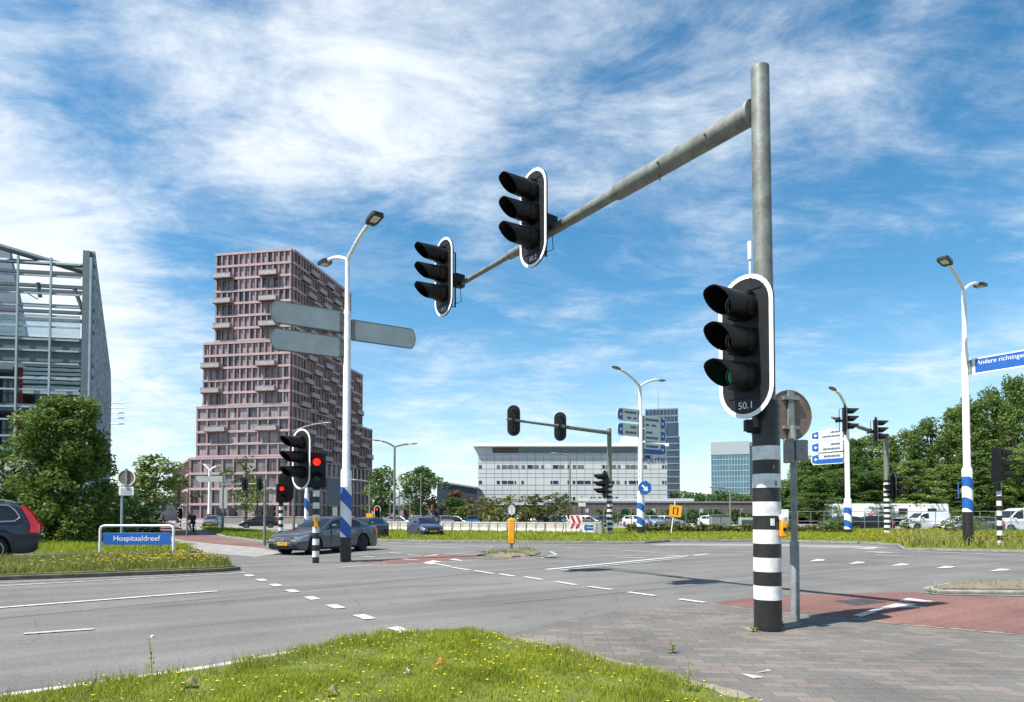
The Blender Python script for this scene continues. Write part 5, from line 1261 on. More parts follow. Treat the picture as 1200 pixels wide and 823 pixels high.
q = G(914, 627); wb_ = thing('notice_board', 'blank white board on two legs right of the big mast', 'sign', q); m = MB(); m.box(-.75, 0, .9, .7, .04, 2.0); m.build('board', 'white', wb_); m = MB(); m.box(-.65, .04, 0, -.58, .1, 1.9); m.box(.55, .04, 0, .62, .1, 1.9); m.build('legs', 'galv_dark', wb_)
q = G(300, 614); pw = thing('low_wall', 'low grey planter wall before the red tower entrance', 'wall', q)
m = MB(); m.box(-6, 0, 0, 16, .5, 1.1); m.build('body', 'kerb', pw, smooth=False); m = MB(); m.box(-6.05, -.05, 1.103, 16.05, .55, 1.2); m.build('coping', 'concrete', pw, smooth=False)

q = G(392, 618); bb_ = thing('billboard', 'dark billboard panel at the foot of the red tower right of the lit red light', 'billboard', q); k = q.y / 760
m = MB(); m.box(-9 * k, 0, CAMH + 10 * k, 9 * k, .4, CAMH + 41 * k); m.build('panel', 'navy_clad', bb_); m = MB(); m.box(-.3, .1, 0, .3, .3, CAMH + 10 * k - .01); m.build('post', 'galv_dark', bb_)
q = G(261, 623); sg2 = thing('direction_sign', 'long grey sign back on a pole before the red tower corner', 'direction sign', q); k = q.y / 760
m = MB(); m.path([(0, 0, 0), (0, 0, CAMH + 45 * k)], .11, 10); m.build('pole', 'galv_dark', sg2); m = MB(); m.box(-32 * k, -.06, CAMH + 37 * k, 2 * k, -.02, CAMH + 44 * k); m.build('panel', 'sign_back', sg2); m = MB(); m.box(-4 * k, -.06, CAMH + 6 * k, 5 * k, -.02, CAMH + 30 * k); m.build('lower_panel', 'sign_back', sg2)
q = G(433, 623); rw_ = thing('warning_sign', 'small orange roadworks board behind the tail of the grey saloon', 'sign', q); k = q.y / 760
m = MB(); m.box(-4 * k, 0, .35, 4 * k, .03, 1.7); m.build('board', 'yellow_sign', rw_); m = MB(); m.box(-.3, .031, 0, -.24, .08, 1.5); m.box(.24, .031, 0, .3, .08, 1.5); m.build('legs', 'galv_dark', rw_)
# ------------------------------------------------------------------ vehicles
def ip(pts, x): 
    return float(np.interp(x, [p[0] for p in pts], [p[1] for p in pts]))
def paint(name, c, metal=.35): return mat('paint ' + name, c, .28, metal, var=.06, vscale=1.5, coat=.6)
def vehicle(name, label, cat, mid, fwd, S, pm, rim='rim_silver', glass='glass_dark', detail=True, group=None, plate=True):
    """x forward from the tail=0 .. nose=L in local space is flipped: local x=0 is the nose, +x runs to the tail; local y across"""
    L, W, H, wb, fo, r = S['L'], S['W'], S['H'], S['wb'], S['fo'], S['r']
    rz = math.atan2(-fwd.y, -fwd.x)
    o = Vector((mid.x, mid.y, mid.z)) - Matrix.Rotation(rz, 3, 'Z') @ Vector((L / 2, 0, 0))
    t = thing(name, label, cat, o, rz, group)
    top, roof, belt = S['top'], S['roof'], S['belt']
    ax = [fo, fo + wb]; Ra = r * 1.16
    xs = sorted(set([0, .02, .06, .12, .2, .3, L, L - .02, L - .06, L - .12, L - .2, L - .3] + [round(v, 3) for v in np.linspace(.4, L - .4, 34 if detail else 18)] + [round(a + Ra * math.cos(k), 3) for a in ax for k in np.linspace(0, math.pi, 13 if detail else 9)]))
    def hw(x):
        d = min(x, L - x); tpr = S.get('taper', .17) * (1 - min(d, .55) / .55) ** 2.2
        return W / 2 * (1 - tpr) - (.015 if d > 1.2 else 0) 
    def zb(x):
        z = S.get('clear', .19) + .12 * max(0, 1 - min(x, L - x) / .3) ** 2
        for a in ax:
            if abs(x - a) < Ra: z = max(z, r + math.sqrt(Ra * Ra - (x - a) ** 2) * .97)
        return z
    def ring(x):
        h, b, zt_ = hw(x), zb(x), ip(top, x); e = max(0, 1 - min(x, L - x) / .12) * .03
        zs = zt_ - .10 - e
        b = min(b, zs - .1)
        return [(h * .955, b), (h * .99, b + .03), (h, b + (zs - b) * .35), (h * .985, b + (zs - b) * .62), (h * .995, b + (zs - b) * .7), (h * .955, zs), (h * .88, zt_ - .045 - e * .5), (h * .62, zt_ - .008), (0, zt_ + .012)]
    rows = []
    for x in xs:
        q = ring(x); rows.append([(x, y, z) for y, z in q] + [(x, -y, z) for y, z in q[-2::-1]])
    m = MB(); n = len(rows[0]); vs = [p for r_ in rows for p in r_]
    fs = [(i * n + j, i * n + j + 1, (i + 1) * n + j + 1, (i + 1) * n + j) for i in range(len(rows) - 1) for j in range(n - 1)]
    m.add(vs, fs, 0)
    m.add(vs, [(i * n + n - 1, i * n, (i + 1) * n, (i + 1) * n + n - 1) for i in range(len(rows) - 1)], 1)
    m.add([rows[0][j] for j in range(n)], [tuple(range(n))]); m.add([rows[-1][j] for j in range(n)], [tuple(range(n))[::-1]])
    # dark insides of the arches
    m.box(fo - Ra, -W / 2 + .24, .22, fo + Ra, W / 2 - .24, .68, 1); m.box(fo + wb - Ra, -W / 2 + .24, .22, fo + wb + Ra, W / 2 - .24, .68, 1)
    for a in ax:
        for sy in (-1, 1): m.lathe([(Ra * .99, sy * (W / 2 - .28)), (.01, sy * (W / 2 - .281))], (a, 0, r), 20, 1, 'y')
    # cabin shell
    x0, x1 = roof[0][0], roof[-1][0]; gx_ = sorted(set([round(v, 3) for v in np.linspace(x0, x1, 26 if detail else 14)] + [p[0] for p in roof]))
    zmax = max(p[1] for p in roof); wbel = W / 2 * .885; wrf = W / 2 * S.get('tumble', .66)
    def zbelt(x): return ip(belt, x)
    def gh(x):
        z = max(ip(roof, x), zbelt(x) + .004); u = min(1, (z - zbelt(x)) / (zmax - zbelt(x)))
        wr_ = wbel + (wrf - wbel) * u; return z, wr_
    grow = []
    for x in gx_:
        z, w_ = gh(x); zb_ = zbelt(x) - .06; dz = min(.06, (z - zbelt(x)) * .5)
        q = [(wbel + .012, zb_), (wbel, zbelt(x)), (w_ + .01, z - dz), (w_ * .93, z - dz * .25), (w_ * .6, z), (0, z + .012)]
        grow.append([(x, y, zz) for y, zz in q] + [(x, -y, zz) for y, zz in q[-2::-1]])
    n2 = len(grow[0]); m.grid(grow, 0)
    body = m.build('body', [pm, 'black'], t)
    # side glass
    def side(xa, xb, sy, f0=.1, f1=.9):
        mb = MB(); rr_ = []
        for x in np.linspace(xa, xb, 12):
            z, w_ = gh(x); dz = min(.06, (z - zbelt(x)) * .5); lo = Vector((x, wbel, zbelt(x))); hi = Vector((x, w_ + .01, z - dz))
            rr_.append([lo.lerp(hi, f) + Vector((0, .006, .002)) for f in (f0, .5, f1)])
        mb.grid([[Vector((p.x, p.y * sy, p.z)) for p in r_] for r_ in rr_]); return mb
    for sy in (-1, 1):
        for (xa, xb) in S['windows']: side(xa, xb, sy).build('window', glass, t, fix=False)
        if detail:
            tr = MB()
            for (xa, xb) in S['windows']:
                pass
    def topglass(xa, xb, nm):
        rr_ = []
        for x in np.linspace(xa, xb, 8):
            z, w_ = gh(x); dz = min(.06, (z - zbelt(x)) * .5)
            rr_.append([Vector((x, y, zz + .006)) for y, zz in ((w_ * .9, z - dz * .22), (w_ * .6, z + .001), (0, z + .013), (-w_ * .6, z + .001), (-w_ * .9, z - dz * .22))])
        nrm = -1 if nm == 'windshield' else 1
        mb = MB(); mb.grid([[p + Vector((nrm * .008, 0, 0)) for p in r_] for r_ in rr_]); mb.build(nm, glass, t, fix=False)
    topglass(*S['ws'], 'windshield'); topglass(*S['rw'], 'rear_window')
    # wheels
    for a in ax:
        for sy in (-1, 1):
            wy = sy * (W / 2 - .13); mb = MB(); mb.lathe([(r * .68, -.1), (r * .93, -.11), (r, -.08), (r, .08), (r * .93, .11), (r * .68, .1)], (a, wy, r), 28, 0, 'y')
            wo = mb.build('wheel', 'rubber', t)
            mb = MB(); yo = sy * .1
            mb.lathe([(r * .69, yo * .95), (r * .6, yo * .55), (r * .12, yo * .5), (.001, yo * .5)], (a, wy, r), 24, 1, 'y')
            mb.lathe([(r * .7, yo * .93), (r * .7, yo * 1.02), (r * .63, yo * 1.02), (r * .63, yo * .9)], (a, wy, r), 24, 0, 'y', cap=False)
            if detail:
                for k in range(10):
                    an = 2 * math.pi * k / 10 + (.12 if k % 2 else -.12); d_ = Vector((math.cos(an), 0, math.sin(an))); sd = Vector((-d_.z, 0, d_.x)) * r * .045
                    c = Vector((a, wy + yo * .75, r)); mb.obox(c + d_ * r * .1 - sd, d_ * r * .56, sd * 2, (0, yo * .22, 0))
            mb.lathe([(r * .16, yo * .6), (r * .16, yo * 1.0), (.001, yo * 1.02)], (a, wy, r), 14, 0, 'y'); mb.build('rim', [rim, 'black'], wo)
    # lamps on the corners
    def corner(xa, xb, k0, k1, sy, nm, mm, off=.008):
        rr_ = []
        for x in np.linspace(xa, xb, 7):
            q = ring(x); kk = np.linspace(k0, k1, 5)
            rr_.append([(x, sy * (np.interp(k, range(9), [c[0] for c in q]) + off), np.interp(k, range(9), [c[1] for c in q]) + off * .3) for k in kk])
        mb = MB(); mb.grid(rr_); return mb.build(nm, mm, t, fix=False)
    zf = ip(top, 0)
    for sy in (-1, 1):
        y1 = hw(0)
        if S.get('hl', True):
            o_ = corner(.0, S.get('hl_len', .42), 3.6, 5.6, sy, 'headlight', 'head_glass')
            mb = MB(); mb.box(-.012, min(sy * y1 * .56, sy * y1 * .98), zf - .2, .01, max(sy * y1 * .56, sy * y1 * .98), zf - .1); mb.build('lamp_glass', 'head_glass', o_, bevel=.008)
        o_ = corner(L - .3, L, 3.2, 5.6, sy, 'taillight', 'tail_red')
        zt_ = ip(top, L); y2 = hw(L); mb = MB(); mb.box(L - .01, min(sy * y2 * .62, sy * y2 * .98), zt_ - .3, L + .012, max(sy * y2 * .62, sy * y2 * .98), zt_ - .1); mb.build('lamp_glass', 'tail_red', o_, bevel=.008)
        mb = MB(); xm = S['windows'][0][0] + .12; zmr = zbelt(xm) + .06; mb.box(xm - .08, min(sy * (wbel + .02), sy * (wbel + .24)), zmr, xm + .08, max(sy * (wbel + .02), sy * (wbel + .24)), zmr + .14); mb.build('mirror', pm, t, bevel=.03)
    g_ = S.get('grille', (.4, zf - .26, zf - .12))
    mb = MB(); mb.box(-.014, -g_[0], g_[1], .01, g_[0], g_[2]); gr_ = mb.build('grille', 'black', t, bevel=.01)
    if S.get('intake'):
        i_ = S['intake']; mb = MB(); mb.box(-.016, -i_[0], i_[1], .01, i_[0], i_[2]); mb.box(-.012, -hw(0) * .98, i_[1] + .02, .02, -i_[0] * 1.12, i_[2] + .06); mb.box(-.012, i_[0] * 1.12, i_[1] + .02, .02, hw(0) * .98, i_[2] + .06); mb.build('air_intake', 'black', t, bevel=.01)
    if plate:
        pz = S.get('pz', .46)
        mb = MB(); mb.box(-.03, -.26, pz - .055, -.015, .26, pz + .055); pp_ = mb.build('license_plate', 'yellow_plate', t)
        mb = MB()
        for i in range(6): mb.box(-.033, -.2 + i * .068 + (.02 if i > 2 else 0), pz - .03, -.03, -.16 + i * .068 + (.02 if i > 2 else 0), pz + .03)
        mb.build('plate_characters', 'black', pp_)
        mb = MB(); mb.box(L + .0, -.26, pz + .1, L + .02, .26, pz + .21); mb.build('license_plate', 'yellow_plate', t)
    return t
SEDAN = dict(L=4.95, W=1.87, H=1.46, wb=2.94, fo=.86, r=.345, clear=.17,
    top=[(0, .70), (.1, .76), (.4, .83), (1.0, .93), (1.45, .99), (2.4, .985), (3.9, 1.02), (4.5, 1.08), (4.85, 1.06), (4.95, 1.0)],
    belt=[(1.2, .95), (2.4, .95), (4.5, 1.03)], roof=[(1.35, .98), (1.75, 1.19), (2.15, 1.375), (2.5, 1.44), (2.95, 1.46), (3.4, 1.41), (3.85, 1.27), (4.45, 1.07)],
    windows=[(1.78, 2.72), (2.8, 3.75)], ws=(1.42, 2.12), rw=(3.55, 4.35), tumble=.63, grille=(.44, .44, .66), intake=(.42, .22, .36), pz=.42, hl_len=.5)
HATCH = dict(L=3.9, W=1.7, H=1.45, wb=2.46, fo=.76, r=.3,
    top=[(0, .68), (.12, .76), (.5, .88), (.95, .98), (1.3, 1.0), (3.5, 1.04), (3.8, 1.02), (3.9, .95)], belt=[(.8, .94), (3.8, 1.0)],
    roof=[(.92, .98), (1.3, 1.2), (1.65, 1.38), (2.1, 1.45), (2.7, 1.44), (3.3, 1.37), (3.62, 1.2), (3.8, 1.03)], windows=[(1.3, 2.2), (2.28, 3.2)], ws=(1.0, 1.62), rw=(3.36, 3.76), tumble=.68, grille=(.42, .5, .58), intake=(.38, .24, .36), pz=.46)
WAGON = dict(L=4.9, W=1.93, H=1.78, wb=2.9, fo=.88, r=.37, clear=.24,
    top=[(0, .86), (.15, .98), (.8, 1.07), (1.3, 1.12), (4.7, 1.14), (4.86, 1.1), (4.9, 1.0)], belt=[(1.2, 1.06), (4.9, 1.12)],
    roof=[(1.25, 1.1), (1.7, 1.38), (2.2, 1.66), (2.7, 1.75), (3.4, 1.76), (4.1, 1.72), (4.45, 1.62), (4.65, 1.4), (4.84, 1.14)], windows=[(1.75, 2.7), (2.78, 3.6), (3.68, 4.35)], ws=(1.35, 2.15), rw=(4.42, 4.78), tumble=.7, grille=(.45, .6, .84), intake=(.5, .3, .42), pz=.5)
VAN = dict(L=4.5, W=1.82, H=1.85, wb=2.75, fo=.85, r=.32, taper=.1,
    top=[(0, .82), (.2, .96), (.7, 1.08), (1.0, 1.14), (4.4, 1.16), (4.5, 1.1)], belt=[(.9, 1.08), (4.5, 1.12)],
    roof=[(.85, 1.12), (1.25, 1.45), (1.55, 1.72), (2.0, 1.83), (3.4, 1.85), (4.3, 1.82), (4.42, 1.7), (4.48, 1.14)], windows=[(1.3, 2.15)], ws=(.95, 1.52), rw=(4.34, 4.46), tumble=.8, grille=(.5, .55, .7), intake=(.5, .28, .42), pz=.48)
BIGVAN = dict(L=5.9, W=2.0, H=2.55, wb=3.6, fo=1.0, r=.35, taper=.08,
    top=[(0, .95), (.2, 1.1), (.7, 1.22), (1.0, 1.3), (5.8, 1.32), (5.9, 1.28)], belt=[(.9, 1.24), (5.9, 1.26)],
    roof=[(.8, 1.28), (1.3, 1.75), (1.75, 2.25), (2.2, 2.48), (4, 2.55), (5.7, 2.53), (5.82, 2.3), (5.88, 1.3)], windows=[(1.3, 2.3), (2.9, 4.0)], ws=(.95, 1.7), rw=(5.72, 5.85), tumble=.82, grille=(.5, .6, .85), intake=(.5, .3, .45), pz=.5)
CAR = dict(HATCH, L=4.3, wb=2.6, top=[(0, .68), (.12, .76), (.5, .88), (1.05, .98), (1.3, 1.0), (3.9, 1.04), (4.2, 1.02), (4.3, .95)], roof=[(1.0, .98), (1.4, 1.2), (1.8, 1.38), (2.2, 1.45), (2.9, 1.44), (3.6, 1.37), (3.95, 1.2), (4.2, 1.03)], windows=[(1.42, 2.35), (2.43, 3.5)], ws=(1.08, 1.72), rw=(3.7, 4.1), belt=[(.8, .94), (4.2, 1.0)])
# the grey saloon
fl_, rl_ = G(377, 649.6), G(427, 645.6); fw = Vector((fl_.x - rl_.x, fl_.y - rl_.y, 0)).normalized()
axm = (fl_ + rl_) / 2; rgt = Vector((fw.y, -fw.x, 0)); cen = axm + rgt * .8
midc = cen - fw * (.06 * 1); midc.z = 0; midc.x -= .22
saloon = vehicle('car', 'dark grey saloon with yellow plate turning across the junction behind the zebra post', 'car', midc, fw, SEDAN, paint('grey', (.088, .102, .126), .6), 'rim_dark')
saloon.scale = (1.03, 1.0, 1.07)
gl = [c for c in saloon.children if c.name.startswith('grille')][0]
mb = MB()
for zz in (.47, .52, .57, .62): mb.box(-.026, -.43, zz, -.015, .43, zz + .024)
mb.ring([(-.45, .43), (.45, .43), (.45, .67), (-.45, .67)], [(-.43, .45), (.43, .45), (.43, .65), (-.43, .65)], (-.024, 0, 0), EY, EZ, (.012, 0, 0))
mb.build('grille_bar', 'chrome', gl)
mb = MB(); mb.ring(circle(.1, 28), circle(.085, 28), (-.035, 0, .56), EY, EZ, (.012, 0, 0))
for k in range(3):
    a = math.pi / 2 + k * 2.0944; d_ = Vector((0, math.cos(a), math.sin(a))); sd = Vector((0, -d_.z, d_.y)) * .018
    c = Vector((-.03, 0, .56)); mb.add([c + sd, c + d_ * .09, c - sd, c + Vector((-.008, 0, 0))], [(0, 1, 3), (1, 2, 3), (0, 2, 1)])
mb.build('emblem', 'chrome', gl)
mb = MB()
for sy in (-1, 1): mb.box(1.0, min(sy * .90, sy * .935), .2, 3.7, max(sy * .90, sy * .935), .26)
mb.build('side_skirt', 'black', saloon)
mb = MB()
for sy in (-1, 1): mb.box(2.9, min(sy * .915, sy * .94), .84, 3.06, max(sy * .915, sy * .94), .87); mb.box(2.05, min(sy * .915, sy * .94), .83, 2.21, max(sy * .915, sy * .94), .86)
mb.build('door_handle', 'chrome', saloon)
def seams(car, xs_, y, z0, z1):
    for x in xs_:
        for sy in (-1, 1):
            mb = MB(); mb.obox((x, min(sy * (y - .03), sy * (y + .004)), z0), (.012, 0, 0), (0, .034, 0), (.06, 0, z1 - z0)); mb.build('door_seam', 'black', car)
seams(saloon, (1.72, 2.72, 3.62), .92, .3, .9)
# others in traffic
bf = Vector((.44, -.9, 0)).normalized(); q = G(495, 630); q.y += 1.2
vehicle('car', 'small dark blue hatchback approaching beyond the bollard island', 'car', q, bf, HATCH, paint('blue', (.012, .026, .085), .3))
q = G(437, 633.5); vehicle('car', 'dark car partly hidden behind the tail of the grey saloon', 'car', Vector((-9.35, 41, 0)), Vector((-.25, -.97, 0)).normalized(), CAR, paint('dark green blue', (.03, .05, .06), .4), detail=False)
q = G(6, 661); q = P(43, HOR, 22.2); suv = vehicle('car', 'dark blue estate car with tall red tail light cut by the left edge', 'car', Vector((q.x - .835 * 2.5, q.y - .55 * 2.5, .1)), -RD, WAGON, paint('navy', (.012, .018, .045), .35), 'rim_silver', plate=False)
suv.scale = (1.03, 1.03, 1.11)
for c_ in list(suv.children):
    if c_.name.startswith('taillight'):
        for g_ in list(c_.children): bpy.data.objects.remove(g_)
        bpy.data.objects.remove(c_)
mb = MB()
for sy in (-1, 1):
    rows = []
    for x, z, w_ in ((4.15, 1.5, .1), (4.38, 1.36, .13), (4.6, 1.2, .16), (4.72, 1.05, .18)):
        pass
    pts = [(4.42, 1.64), (4.52, 1.6), (4.72, 1.36), (4.84, 1.15), (4.9, 1.1), (4.9, .84), (4.68, .86), (4.7, 1.08), (4.62, 1.28)]
    yy = [(.72, .86)]
    for a_ in (0,):
        n = len(pts); 
        def yv(z): return (.94 if z < 1.12 else .94 - (z - 1.12) * .36) * sy
        vs = [(x, yv(z) + sy * .012, z) for x, z in pts] + [(x + .03, yv(z) - sy * .14, z) for x, z in pts]
        mb = MB(); mb.add(vs, [tuple(range(n)), tuple(range(2 * n - 1, n - 1, -1))] + [(i, (i + 1) % n, n + (i + 1) % n, n + i) for i in range(n)]); mb.build('tall_taillight', 'tail_red', suv)
mb = MB()
for sy in (-1, 1):
    pts = [(1.65, 1.13), (3.0, 1.15), (4.28, 1.19), (4.42, 1.3), (4.3, 1.5), (4.12, 1.66), (3.4, 1.69), (2.4, 1.66)]
    def yv(z): return sy * ((W_ := 1.93 / 2 * .885) + (1.93 / 2 * .7 - W_) * (z - 1.1) / .66 + .02)
    mb.path([(x, yv(z), z) for x, z in pts + pts[:1]], .02, 6)
mb.build('window_trim', 'chrome', suv)
mb = MB()
for sy in (-1, 1): mb.path([(2.0, sy * .66, 1.74), (2.3, sy * .66, 1.82), (4.0, sy * .66, 1.81), (4.3, sy * .66, 1.74)], .02, 6)
mb.build('roof_rail', 'chrome', suv)
seams(suv, (1.72, 2.7, 3.6), .95, .36, 1.02)
vehicle('car', 'small black car on the side road left of the saloon bonnet', 'car', G(304, 618.8), Vector((-.93, -.3, 0)).normalized(), CAR, paint('black', (.015, .016, .02)), detail=False)
cols = {'silver': (.42, .44, .46), 'blue': (.03, .09, .25), 'grey': (.12, .13, .14), 'white': (.72, .72, .72), 'black': (.015, .015, .018), 'pale blue': (.18, .26, .36)}
PM = {k: paint('parked ' + k, v) for k, v in cols.items()}
park = [(470, 'grey', CAR, 'behind the small blue hatchback'), (487, 'silver', CAR, 'under the round dark tree'), (504, 'pale blue', HATCH, 'before the white flag mast'), (521, 'grey', CAR, 'below the reddish tree'), (537, 'black', HATCH, 'left of the olive bush'), (553, 'blue', CAR, 'before the left corner of the office block'), (577, 'silver', CAR, 'left of the yellow bollard'), (593, 'white', HATCH, 'just behind the yellow bollard'), (612, 'white', VAN, 'right of the yellow bollard'), (634, 'black', CAR, 'under the wide olive tree'), (652, 'blue', CAR, 'right of the wide olive tree'), (668, 'white', CAR, 'behind the chevron board'), (690, 'grey', CAR, 'above the small blue street sign'), (706, 'black', CAR, 'behind the zebra mast'), (744, 'white', CAR, 'left of the middle lamp foot'), (764, 'pale blue', CAR, 'right of the middle lamp foot'), (782, 'grey', CAR, 'under the tilted yellow sign'), (835, 'white', CAR, 'before the long brown wall')]
for i, (px, c, S, where) in enumerate(park):
    q = G(px, 618.3 if px < 680 else 617.6)
    vehicle('parked_car', f'{c} {"van" if S is VAN else "car"} parked {where}', 'car', q, Vector((.25 + .1 * math.sin(i * 2.3), -1, 0)).normalized() if i % 4 else Vector((.9, -.4, 0)).normalized(), S, PM[c], detail=False, group='cars parked beyond the barriers')
for px, py, c, lab, f_ in ((986, 622.0, 'black', 'black car parked before the trailer, left of the woodland mast', (-1, -.1)), (1018, 622.0, 'black', 'black car parked close behind the woodland mast', (-1, .1)), (1084, 620.5, 'white', None, None), (1124, 621, 'white', 'white car behind the shrub left of the tall lamp', (-1, .1)), (250, 618.0, 'grey', 'grey car waiting far off by the tower corner', (0.2, -1)), (158, 614.5, 'black', 'black car parked far along the side road by the light trees', (-1, 0))):
    q = G(px, py)
    if lab is None: vehicle('van', 'small white delivery van parked in front of the trailer', 'van', q, Vector((-1, -.05, 0)).normalized(), VAN, PM['white'], detail=False)
    else: vehicle('parked_car', lab, 'car', q, Vector((*f_, 0)).normalized(), CAR, PM[c], detail=False)
q = G(1206, 623); bv = vehicle('van', 'large white van with side windows at the right edge', 'van', Vector((q.x + .2, q.y + 1, 0)), Vector((-1, -.04, 0)).normalized(), BIGVAN, PM['white'], detail=False); bv.scale = (1, 1, .88)
q = G(1142, 624.5); vehicle('parked_car', 'dark car behind the sleeve of the tall lamp post', 'car', q, Vector((-1, 0, 0)), CAR, PM['grey'], detail=False)
# white trailer with two windows and a three ring emblem
TD = 88.; k = TD / 760; a = P(976, HOR, TD); tz0, tz1 = .95, CAMH + (602 - 590.5) * k; Lt = (1112 - 976) * k
tr = thing('trailer', 'long white mobile unit trailer with two dark windows and ring emblem', 'trailer', (a.x, TD, 0))
m = MB(); m.box(0, 0, tz0, Lt, 2.5, tz1); m.build('body', 'roof_white', tr, bevel=.06)
m = MB(); m.box(.4, .3, .5, Lt - .4, 2.2, tz0 - .01); m.build('chassis', 'black', tr)
for x in (1053, 1087):
    m = MB(); m.box((x - 976) * k, -.03, CAMH + (602 - 603) * k, (x + 10.5 - 976) * k, .0, CAMH + (602 - 596) * k); m.build('window', 'glass_dark', tr)
for x in (1066, 1074, 1083): m = MB(); m.lathe([(.14, -.02), (.14, 0)], ((x - 976) * k, 0, CAMH + 9.3 * k), 10, 0, 'y'); m.build('vent', 'galv_dark', tr)
ex_, ez_ = (1023 - 976) * k, CAMH + (602 - 603.5) * k
m = MB(); m.prism(circle(3 * k, 24), (ex_ - 2 * k, -.02, ez_), EX, EZ, (0, .004, 0), 0); m.ring(circle(3 * k, 24), circle(2.3 * k, 24), (ex_ + 2.2 * k, -.026, ez_), EX, EZ, (0, .004, 0), 1); m.ring(circle(2.6 * k, 24), circle(2.0 * k, 24), (ex_, -.028, ez_ + 3 * k), EX, EZ, (0, .004, 0), 0); m.ring(circle(2 * k, 24), circle(1.4 * k, 24), (ex_ - 1.5 * k, -.032, ez_ - .2 * k), EX, EZ, (0, .004, 0), 2); m.build('emblem', ['red', 'galv_dark', 'white'], tr)
m = MB()
for i in range(36): m.box((1013 - 976 + i * .68) * k, -.02, CAMH + (602 - 596.7) * k, (1013.45 - 976 + i * .68) * k, -.01, CAMH + (602 - 596.1 + (.25 if i % 5 == 0 else 0)) * k)
m.build('lettering', 'galv_dark', tr, smooth=False); m = MB()
for i in range(16): m.box((1027 - 976 + i * .68) * k, -.02, CAMH + (602 - 600.5) * k, (1027.4 - 976 + i * .68) * k, -.01, CAMH + (602 - 599.9) * k)
m.build('lettering', 'galv_dark', tr, smooth=False)
for x in (Lt * .62, Lt * .7, Lt * .15):
    for y in (.3, 2.2):
        m = MB(); m.lathe([(.45, -.15), (.5, -.1), (.5, .1), (.45, .15)], (x, y, .5), 18, 0, 'y'); wo = m.build('wheel', 'rubber', tr); m = MB(); m.lathe([(.26, -.16), (.2, -.165), (.001, -.165)], (x, y, .5), 14, 0, 'y'); m.build('rim', 'rim_silver', wo)

# ------------------------------------------------------------------ cyclist
def skin_body(name, joints, edges, m, parent=None, sub=2):
    me = bpy.data.meshes.new(name); me.from_pydata([j[0] for j in joints], edges, [])
    o = bpy.data.objects.new(name, me); COL.objects.link(o)
    o.modifiers.new('skin', 'SKIN'); sd = o.modifiers.new('sub', 'SUBSURF'); sd.levels = sd.render_levels = sub
    if not me.skin_vertices: me.attributes.new('skin', 'FLOAT', 'POINT')
    return o
def limb_body(chains):
    """one continuous figure from overlapping tapered tubes, remeshed into one skin"""
    mb = MB()
    for pts, rr_ in chains: mb.path(pts, rr_, 12)
    return mb
def merged(mb, name, m, parent, vox=.018):
    o = mb.build(name, m, parent); r_ = o.modifiers.new('remesh', 'REMESH'); r_.mode = 'VOXEL'; r_.voxel_size = vox; r_.use_smooth_shade = True
    s_ = o.modifiers.new('smooth', 'SMOOTH'); s_.iterations = 4; s_.factor = .5; return o
cq = G(225, 627.0); cs = 1.0
M['cloth_black'] = mat('black clothing', (.016, .017, .02), .85); M['skin'] = mat('skin', (.42, .25, .18), .5); M['hair'] = mat('dark hair', (.02, .015, .012), .7); M['shoe'] = mat('dark shoes', (.03, .03, .03), .6)
# local axes: bike rides towards -y (the camera), +x to its left
bk = thing('bicycle', 'dark upright bicycle ridden along the red cycle track', 'bicycle', cq, rad(8))
for nm, y in (('wheel', -.55), ('wheel', .55)):
    m = MB(); vs = []
    m.path([(0, y + .34 * math.cos(a), .35 + .34 * math.sin(a)) for a in np.linspace(0, 2 * math.pi, 29)], .022, 8, cap=False); w_ = m.build(nm, 'rubber', bk)
    m = MB(); m.lathe([(.03, -.05), (.03, .05)], (0, y, .35), 10, 0, 'x')
    for i in range(14): a = i * .4488; m.path([(0, y, .35), (0, y + .33 * math.cos(a), .35 + .33 * math.sin(a))], .003, 4)
    m.build('spokes', 'chrome', w_)
m = MB(); m.path([(0, -.55, .35), (0, -.42, .75), (0, -.38, .98)], .02, 8); m.path([(0, -.4, .78), (0, .05, .33), (0, .22, .9)], .02, 8); m.path([(0, .05, .33), (0, .55, .35), (0, .2, .78)], .014, 8); m.build('frame', 'black', bk)
m = MB(); m.path([(.3, -.2, 1.06), (.26, -.34, 1.06), (0, -.38, 1.04), (-.26, -.34, 1.06), (-.3, -.2, 1.06)], .014, 8); m.build('handlebar', 'black', bk)
m = MB(); m.box(-.09, .12, .9, .09, .36, .96); m.build('saddle', 'black', bk, bevel=.03)
m = MB(); m.lathe([(.1, -.01), (.1, .01)], (0, .05, .33), 16, 0, 'x'); m.path([(.09, .05, .33), (.09, .0, .18), (.2, .0, .18)], .012, 6); m.path([(-.09, .05, .33), (-.09, .1, .48), (-.2, .1, .48)], .012, 6); m.build('crank', 'galv_dark', bk)
m = MB(); m.lathe([(.05, -.5), (.05, -.44)], (0, 0, .88), 12, 0, 'y'); m.build('front_lamp', 'head_glass', bk)
pr = thing('person', 'cyclist in black clothes riding towards the viewer on the red track', 'person', cq, rad(8))
hp = Vector((0, .22, .98))
ch = []
